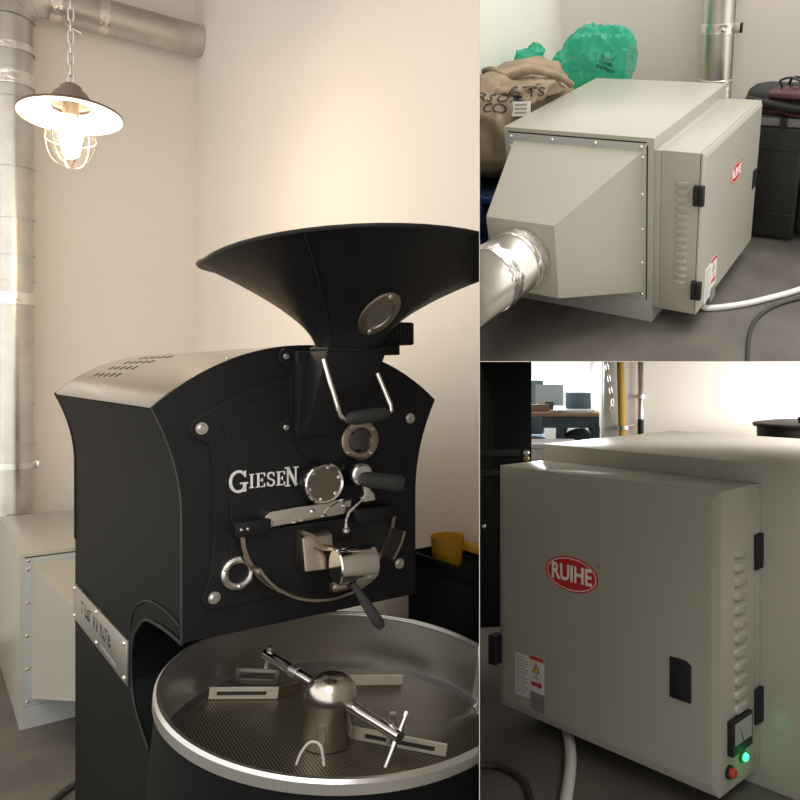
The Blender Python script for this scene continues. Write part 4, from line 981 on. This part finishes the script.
# ------------------------------------------------------------------ lower right bay
FZ = R2_FLOOR
struct('floor_lower_bay', MB().box(-0.6, 0.46, 1.2, 5.6, FZ - 0.04, FZ).box(0.46, 1.56, 1.2, 3.5, FZ - 0.04, FZ), M['floor'], 'R2')
struct('wall_back', MB().box(0.285, 1.56, 3.42, 3.52, FZ, HC + 0.08), M['wall'], 'R2')
struct('wall_return', MB().prism([(0.30, 3.52), (0.36, 3.52), (0.53, 5.2), (0.47, 5.2)], 2, FZ, HC + 0.08), M['wall_cool'], 'R2')
struct('wall_far', MB().box(-0.6, 0.47, 5.2, 5.28, FZ, HC - 0.16), M['wall_cool'], 'R2')
struct('trim_1', MB().box(0.285, 0.395, 3.395, 3.42, FZ, HC + 0.08), M['whitepl'], 'R2')
wd = struct('window_1', MB().box(-0.6, 0.47, 5.19, 5.25, HC - 0.16, HC - 0.13), M['whitepl'], 'R2')
o = obj('window_frame', MB().box(0.345, 0.375, 5.2, 5.24, HC - 0.13, HC + 0.2), M['whitepl'], wd)
o = obj('pane', MB().box(-0.6, 0.47, 5.215, 5.221, HC - 0.13, HC + 0.2), M['glass'], wd)

t = thing('tall_cabinet', 'tall black metal cabinet at the left behind the filter cabinet', 'cabinet', T3(-0.03, 2.72, FZ) @ Rz(0.10), 'R2')
obj('body', MB().box(-0.5, 0.0, 0.0, 0.45, 0.0, 1.0), M['black_side'], t, bevel=0.004)
for z in (0.55, 0.62): obj('ridge', MB().box(-0.48, -0.04, -0.006, 0.0, z - 0.012, z + 0.012), M['black_matte'], t, bevel=0.004)
screw(t, (-0.02, 0.0, 0.62), (0, -1, 0), 2.2); screw(t, (-0.17, 0.0, 0.36), (0, -1, 0), 1.4)
o = obj('brass_knob', MB().lathe([(0, 0), (0.010, 0), (0.012, 0.008), (0.008, 0.014), (0, 0.015)], n=14, m=dirm((-0.02, -0.001, 0.60), (0, -1, 0))), M['brass'], t)

DZ = HC - 0.222
t = thing('work_desk', 'wooden topped desk on dark trestles in front of the bright window', 'desk', T3(-0.45, 4.15, 0), 'R2')
obj('desk_top', MB().box(0.0, 0.775, 0.0, 0.75, DZ - 0.022, DZ), M['wood'], t, bevel=0.003)
obj('apron', MB().box(0.46, 0.775, 0.02, 0.06, DZ - 0.085, DZ - 0.022), M['desk_haze'], t)
for x in (0.54, 0.735):
    obj('leg', MB().loft([[(x - 0.03, 0.03, FZ), (x + 0.02, 0.03, FZ), (x + 0.02, 0.08, FZ), (x - 0.03, 0.08, FZ)], [(x, 0.03, DZ - 0.08), (x + 0.045, 0.03, DZ - 0.08), (x + 0.045, 0.08, DZ - 0.08), (x, 0.08, DZ - 0.08)]]), M['desk_haze'], t)
    obj('leg', MB().loft([[(x + 0.05, 0.60, FZ), (x + 0.09, 0.60, FZ), (x + 0.09, 0.65, FZ), (x + 0.05, 0.65, FZ)], [(x + 0.01, 0.60, DZ - 0.022), (x + 0.04, 0.60, DZ - 0.022), (x + 0.04, 0.65, DZ - 0.022), (x + 0.01, 0.65, DZ - 0.022)]]), M['desk_haze'], t)
t = thing('computer_monitor', 'pale blue flat monitor standing on the desk', 'monitor', T3(0.05, 4.40, DZ), 'R2')
obj('screen', MB().box(-0.075, 0.085, 0.0, 0.018, 0.03, 0.15, m=Matrix.Rotation(-0.15, 4, 'X')), M['paleblue'], t, bevel=0.002)
obj('stand', MB().box(-0.02, 0.03, 0.0, 0.03, 0.0, 0.05), M['desk_haze'], t)
obj('foot', MB().box(-0.06, 0.07, -0.03, 0.07, 0.0, 0.006), M['desk_haze'], t)
t = thing('office_chair_back', 'dark chair back behind the left end of the desk', 'chair', T3(-0.10, 4.98, FZ), 'R2')
obj('backrest', MB().box(-0.12, 0.13, 0.0, 0.05, 0.50, 0.86), M['desk_haze'], t, bevel=0.02)
obj('seat', MB().box(-0.14, 0.14, -0.04, 0.15, 0.44, 0.49), M['desk_haze'], t, bevel=0.015)
obj('column', MB().tube([(0, 0.05, 0.0), (0, 0.05, 0.45)], 0.03, 12), M['desk_haze'], t)
t = thing('laptop', 'open dark laptop at the right end of the desk', 'laptop', T3(0.225, 4.36, DZ), 'R2')
obj('lid', MB().box(-0.075, 0.075, 0.0, 0.008, 0.0, 0.10, m=T3(0, 0.10, 0.008) @ Matrix.Rotation(-0.4, 4, 'X')), M['desk_haze'], t, bevel=0.002)
obj('keyboard_base', MB().box(-0.085, 0.075, -0.06, 0.10, 0.0, 0.010), M['desk_haze'], t, bevel=0.002)
t = thing('paper_stack', 'loose white papers lying at the front of the desk', 'papers', T3(0.17, 4.22, DZ), 'R2')
for k in range(3): obj('sheet', MB().box(-0.11, 0.13, -0.05, 0.06, k * 0.004, k * 0.004 + 0.003, m=Rz(0.12 * k - 0.1)), M['paper'], t)
t = thing('cardboard_box', 'low brown carton on the left of the desk', 'box', T3(0.0, 4.25, DZ), 'R2')
obj('carton', MB().box(-0.09, 0.05, 0.0, 0.09, 0.0, 0.034), M['brownbox'], t, bevel=0.002)
obj('lid', MB().box(-0.092, 0.052, -0.002, 0.092, 0.034, 0.039), M['brownbox'], t)
t = thing('storage_tub', 'white plastic tub on the floor below the desk', 'tub', T3(0.06, 3.75, FZ), 'R2')
obj('tub', MB().box(-0.13, 0.11, -0.1, 0.16, 0.0, 0.54), M['whitepl'], t, bevel=0.01)
obj('lid', MB().box(-0.14, 0.12, -0.11, 0.17, 0.54, 0.565), M['whitepl'], t, bevel=0.008)
obj('catch', MB().box(-0.02, 0.02, -0.114, -0.108, 0.535, 0.552), M['desk_haze'], t)
t = thing('desk_bag', 'dark soft bag hanging below the desk', 'bag', T3(0.22, 4.36, FZ), 'R2')
bm = blob((0, 0, 0.34), (0.13, 0.09, 0.24), 5.5, 0.12, 1.5, 4, 0.02)
bm_obj('bag_body', bm, M['desk_haze'], t)
obj('strap', MB().tube(smooth_path([(-0.08, 0, 0.52), (-0.06, 0, 0.60), (0.06, 0, 0.60), (0.08, 0, 0.52)], 5), 0.010, 8), M['desk_haze'], t)

t = thing('gas_pipe', 'thin yellow gas pipe running up the white wall panel', 'pipe', T3(0.366, 3.355, FZ), 'R2')
obj('pipe', MB().tube([(0.012, 0, 0.0), (-0.012, 0, 1.0)], 0.0165, 16), M['gaspipe'], t)
cl = obj('pipe_clip', MB().lathe([(0.016, -0.008), (0.028, -0.008), (0.028, 0.008), (0.016, 0.008)], n=18, m=T3(0.0, 0, 0.665), close=True), M['bolt'], t)
obj('clip_screw', MB().tube([(0.02, 0.0, 0.668), (0.05, 0.02, 0.672)], 0.006, 8), M['bolt'], cl)
t = thing('steel_conduit', 'grey steel conduit fixed to the wall right of the yellow pipe', 'conduit', T3(0.448, 3.385, FZ), 'R2')
obj('pipe', MB().tube([(0, 0, 0.70), (0, 0, 1.0)], 0.013, 14), M['galv'], t)
obj('sleeve', MB().tube([(0, 0, 0.0), (0, 0, 0.70)], 0.014, 14), M['black_matte'], t)
obj('pipe_clip', MB().lathe([(0.012, -0.008), (0.021, -0.008), (0.021, 0.008), (0.012, 0.008)], n=18, m=T3(0, 0, 0.80), close=True), M['bolt'], t)
obj('clip_foot', MB().box(-0.022, 0.022, 0.0, 0.034, 0.795, 0.805), M['bolt'], t)
t = thing('key_chain', 'steel chain with a hanging key in front of the white panel', 'chain', T3(0.312, 3.36, FZ), 'R2')
lk = MB().tube([(0.007 * math.cos(q), 0, 0.016 * math.sin(q)) for q in [2 * PI * i / 14 for i in range(14)]], 0.0028, 6, True).mesh('chain_link', 0.9)
for k in range(8): link('chain_link', lk, M['galv'], t, m=T3(-0.004 * k + 0.008, 0, 0.775 + k * 0.026) @ Rz((k % 2) * PI / 2 + 0.4) @ Matrix.Rotation(-0.15, 4, 'Y'))
kr = obj('key', MB().lathe([(0.007, -0.002), (0.015, -0.002), (0.015, 0.002), (0.007, 0.002)], n=16, m=T3(0.008, 0, 0.748) @ Matrix.Rotation(PI / 2, 4, 'X'), close=True).box(0.005, 0.011, -0.002, 0.002, 0.695, 0.735), M['bolt'], t)
obj('wall_hook', MB().tube([(-0.02, 0.06, 0.985), (-0.02, 0.0, 0.985), (-0.02, -0.005, 0.97)], 0.004, 6), M['bolt'], t)

t = thing('lidded_bin', 'black round bin with a knobbed lid behind the filter cabinet', 'bin', T3(1.04, 3.05, FZ), 'R2')
zt = 0.9092 - 0.197
obj('drum', MB().lathe([(0.0, 0.0), (0.14, 0.0), (0.165, zt - 0.02), (0.155, zt - 0.02), (0.13, 0.01), (0.0, 0.01)], n=40), M['black_matte'], t)
ld = obj('lid', MB().lathe([(0.0, zt + 0.006), (0.10, zt + 0.004), (0.178, zt - 0.006), (0.182, zt - 0.012), (0.178, zt - 0.02), (0.0, zt - 0.02)], n=48), M['black_matte'], t, smooth=0.5)
obj('knob', MB().lathe([(0.0, 0.026), (0.009, 0.024), (0.013, 0.016), (0.008, 0.006), (0.010, 0.0), (0.0, 0.0)], n=18, m=T3(-0.035, -0.12, zt - 0.001)), M['black_matte'], ld)

cable([(0.05, 2.02, FZ + 0.06), (0.055, 1.99, FZ + 0.02), (0.066, 1.93, FZ + 0.013), (0.072, 1.78, FZ + 0.013), (0.058, 1.62, FZ + 0.013), (0.02, 1.35, FZ + 0.013)], 0.0135, M['whitecable'], Matrix.Identity(4), 'R2', 'thick white cable running from under the cabinet door with the red badge')
cable([(-0.20, 1.73, FZ + 0.008), (-0.135, 1.742, FZ + 0.008), (-0.09, 1.735, FZ + 0.008), (-0.045, 1.69, FZ + 0.008), (-0.02, 1.60, FZ + 0.008), (-0.01, 1.35, FZ + 0.008)], 0.0075, M['blackcable'], Matrix.Identity(4), 'R2', 'thin black cable on the floor at the lower left of the filter cabinet')

# ------------------------------------------------------------------ trim everything to its own bay at the boards
bpy.context.view_layer.update()
def cell_planes(c):
    e = 0.0006
    pl = [(Vector((0, 0, HC)), Vector((1, P1, 0)).normalized(), e, c == 'L')]       # (point, normal, offset, keep_negative)
    if c != 'L': pl.append((Vector((0, 0, HC)), Vector((0, -P2, 1)).normalized(), e, c == 'R2'))
    return pl
gone = set()
for o, c in list(CELL.items()):
    if o in gone or c is None or o.type != 'MESH': continue
    mw = o.matrix_world; inv = mw.inverted()
    for p0, n, e, neg in cell_planes(c):
        nn = -n if neg else n              # keep side nn . (p - p0) > e
        ds = [nn.dot(mw @ v.co - p0) - e for v in o.data.vertices]
        if not ds or min(ds) >= 0: continue
        if max(ds) <= 0:
            for ch in list(o.children): gone.add(ch); bpy.data.objects.remove(ch)
            bpy.data.objects.remove(o); break
        if o.data.users > 1: o.data = o.data.copy()
        bm = bmesh.new(); bm.from_mesh(o.data)
        lp = inv @ (p0 + nn * e); lnrm = (mw.to_3x3().transposed() @ nn).normalized()
        r = bmesh.ops.bisect_plane(bm, geom=bm.verts[:] + bm.edges[:] + bm.faces[:], plane_co=lp, plane_no=lnrm, clear_inner=True, dist=1e-6)
        cut = [g for g in r['geom_cut'] if isinstance(g, bmesh.types.BMEdge)]
        try: bmesh.ops.holes_fill(bm, edges=cut, sides=0)
        except Exception: pass
        bm.to_mesh(o.data); bm.free()
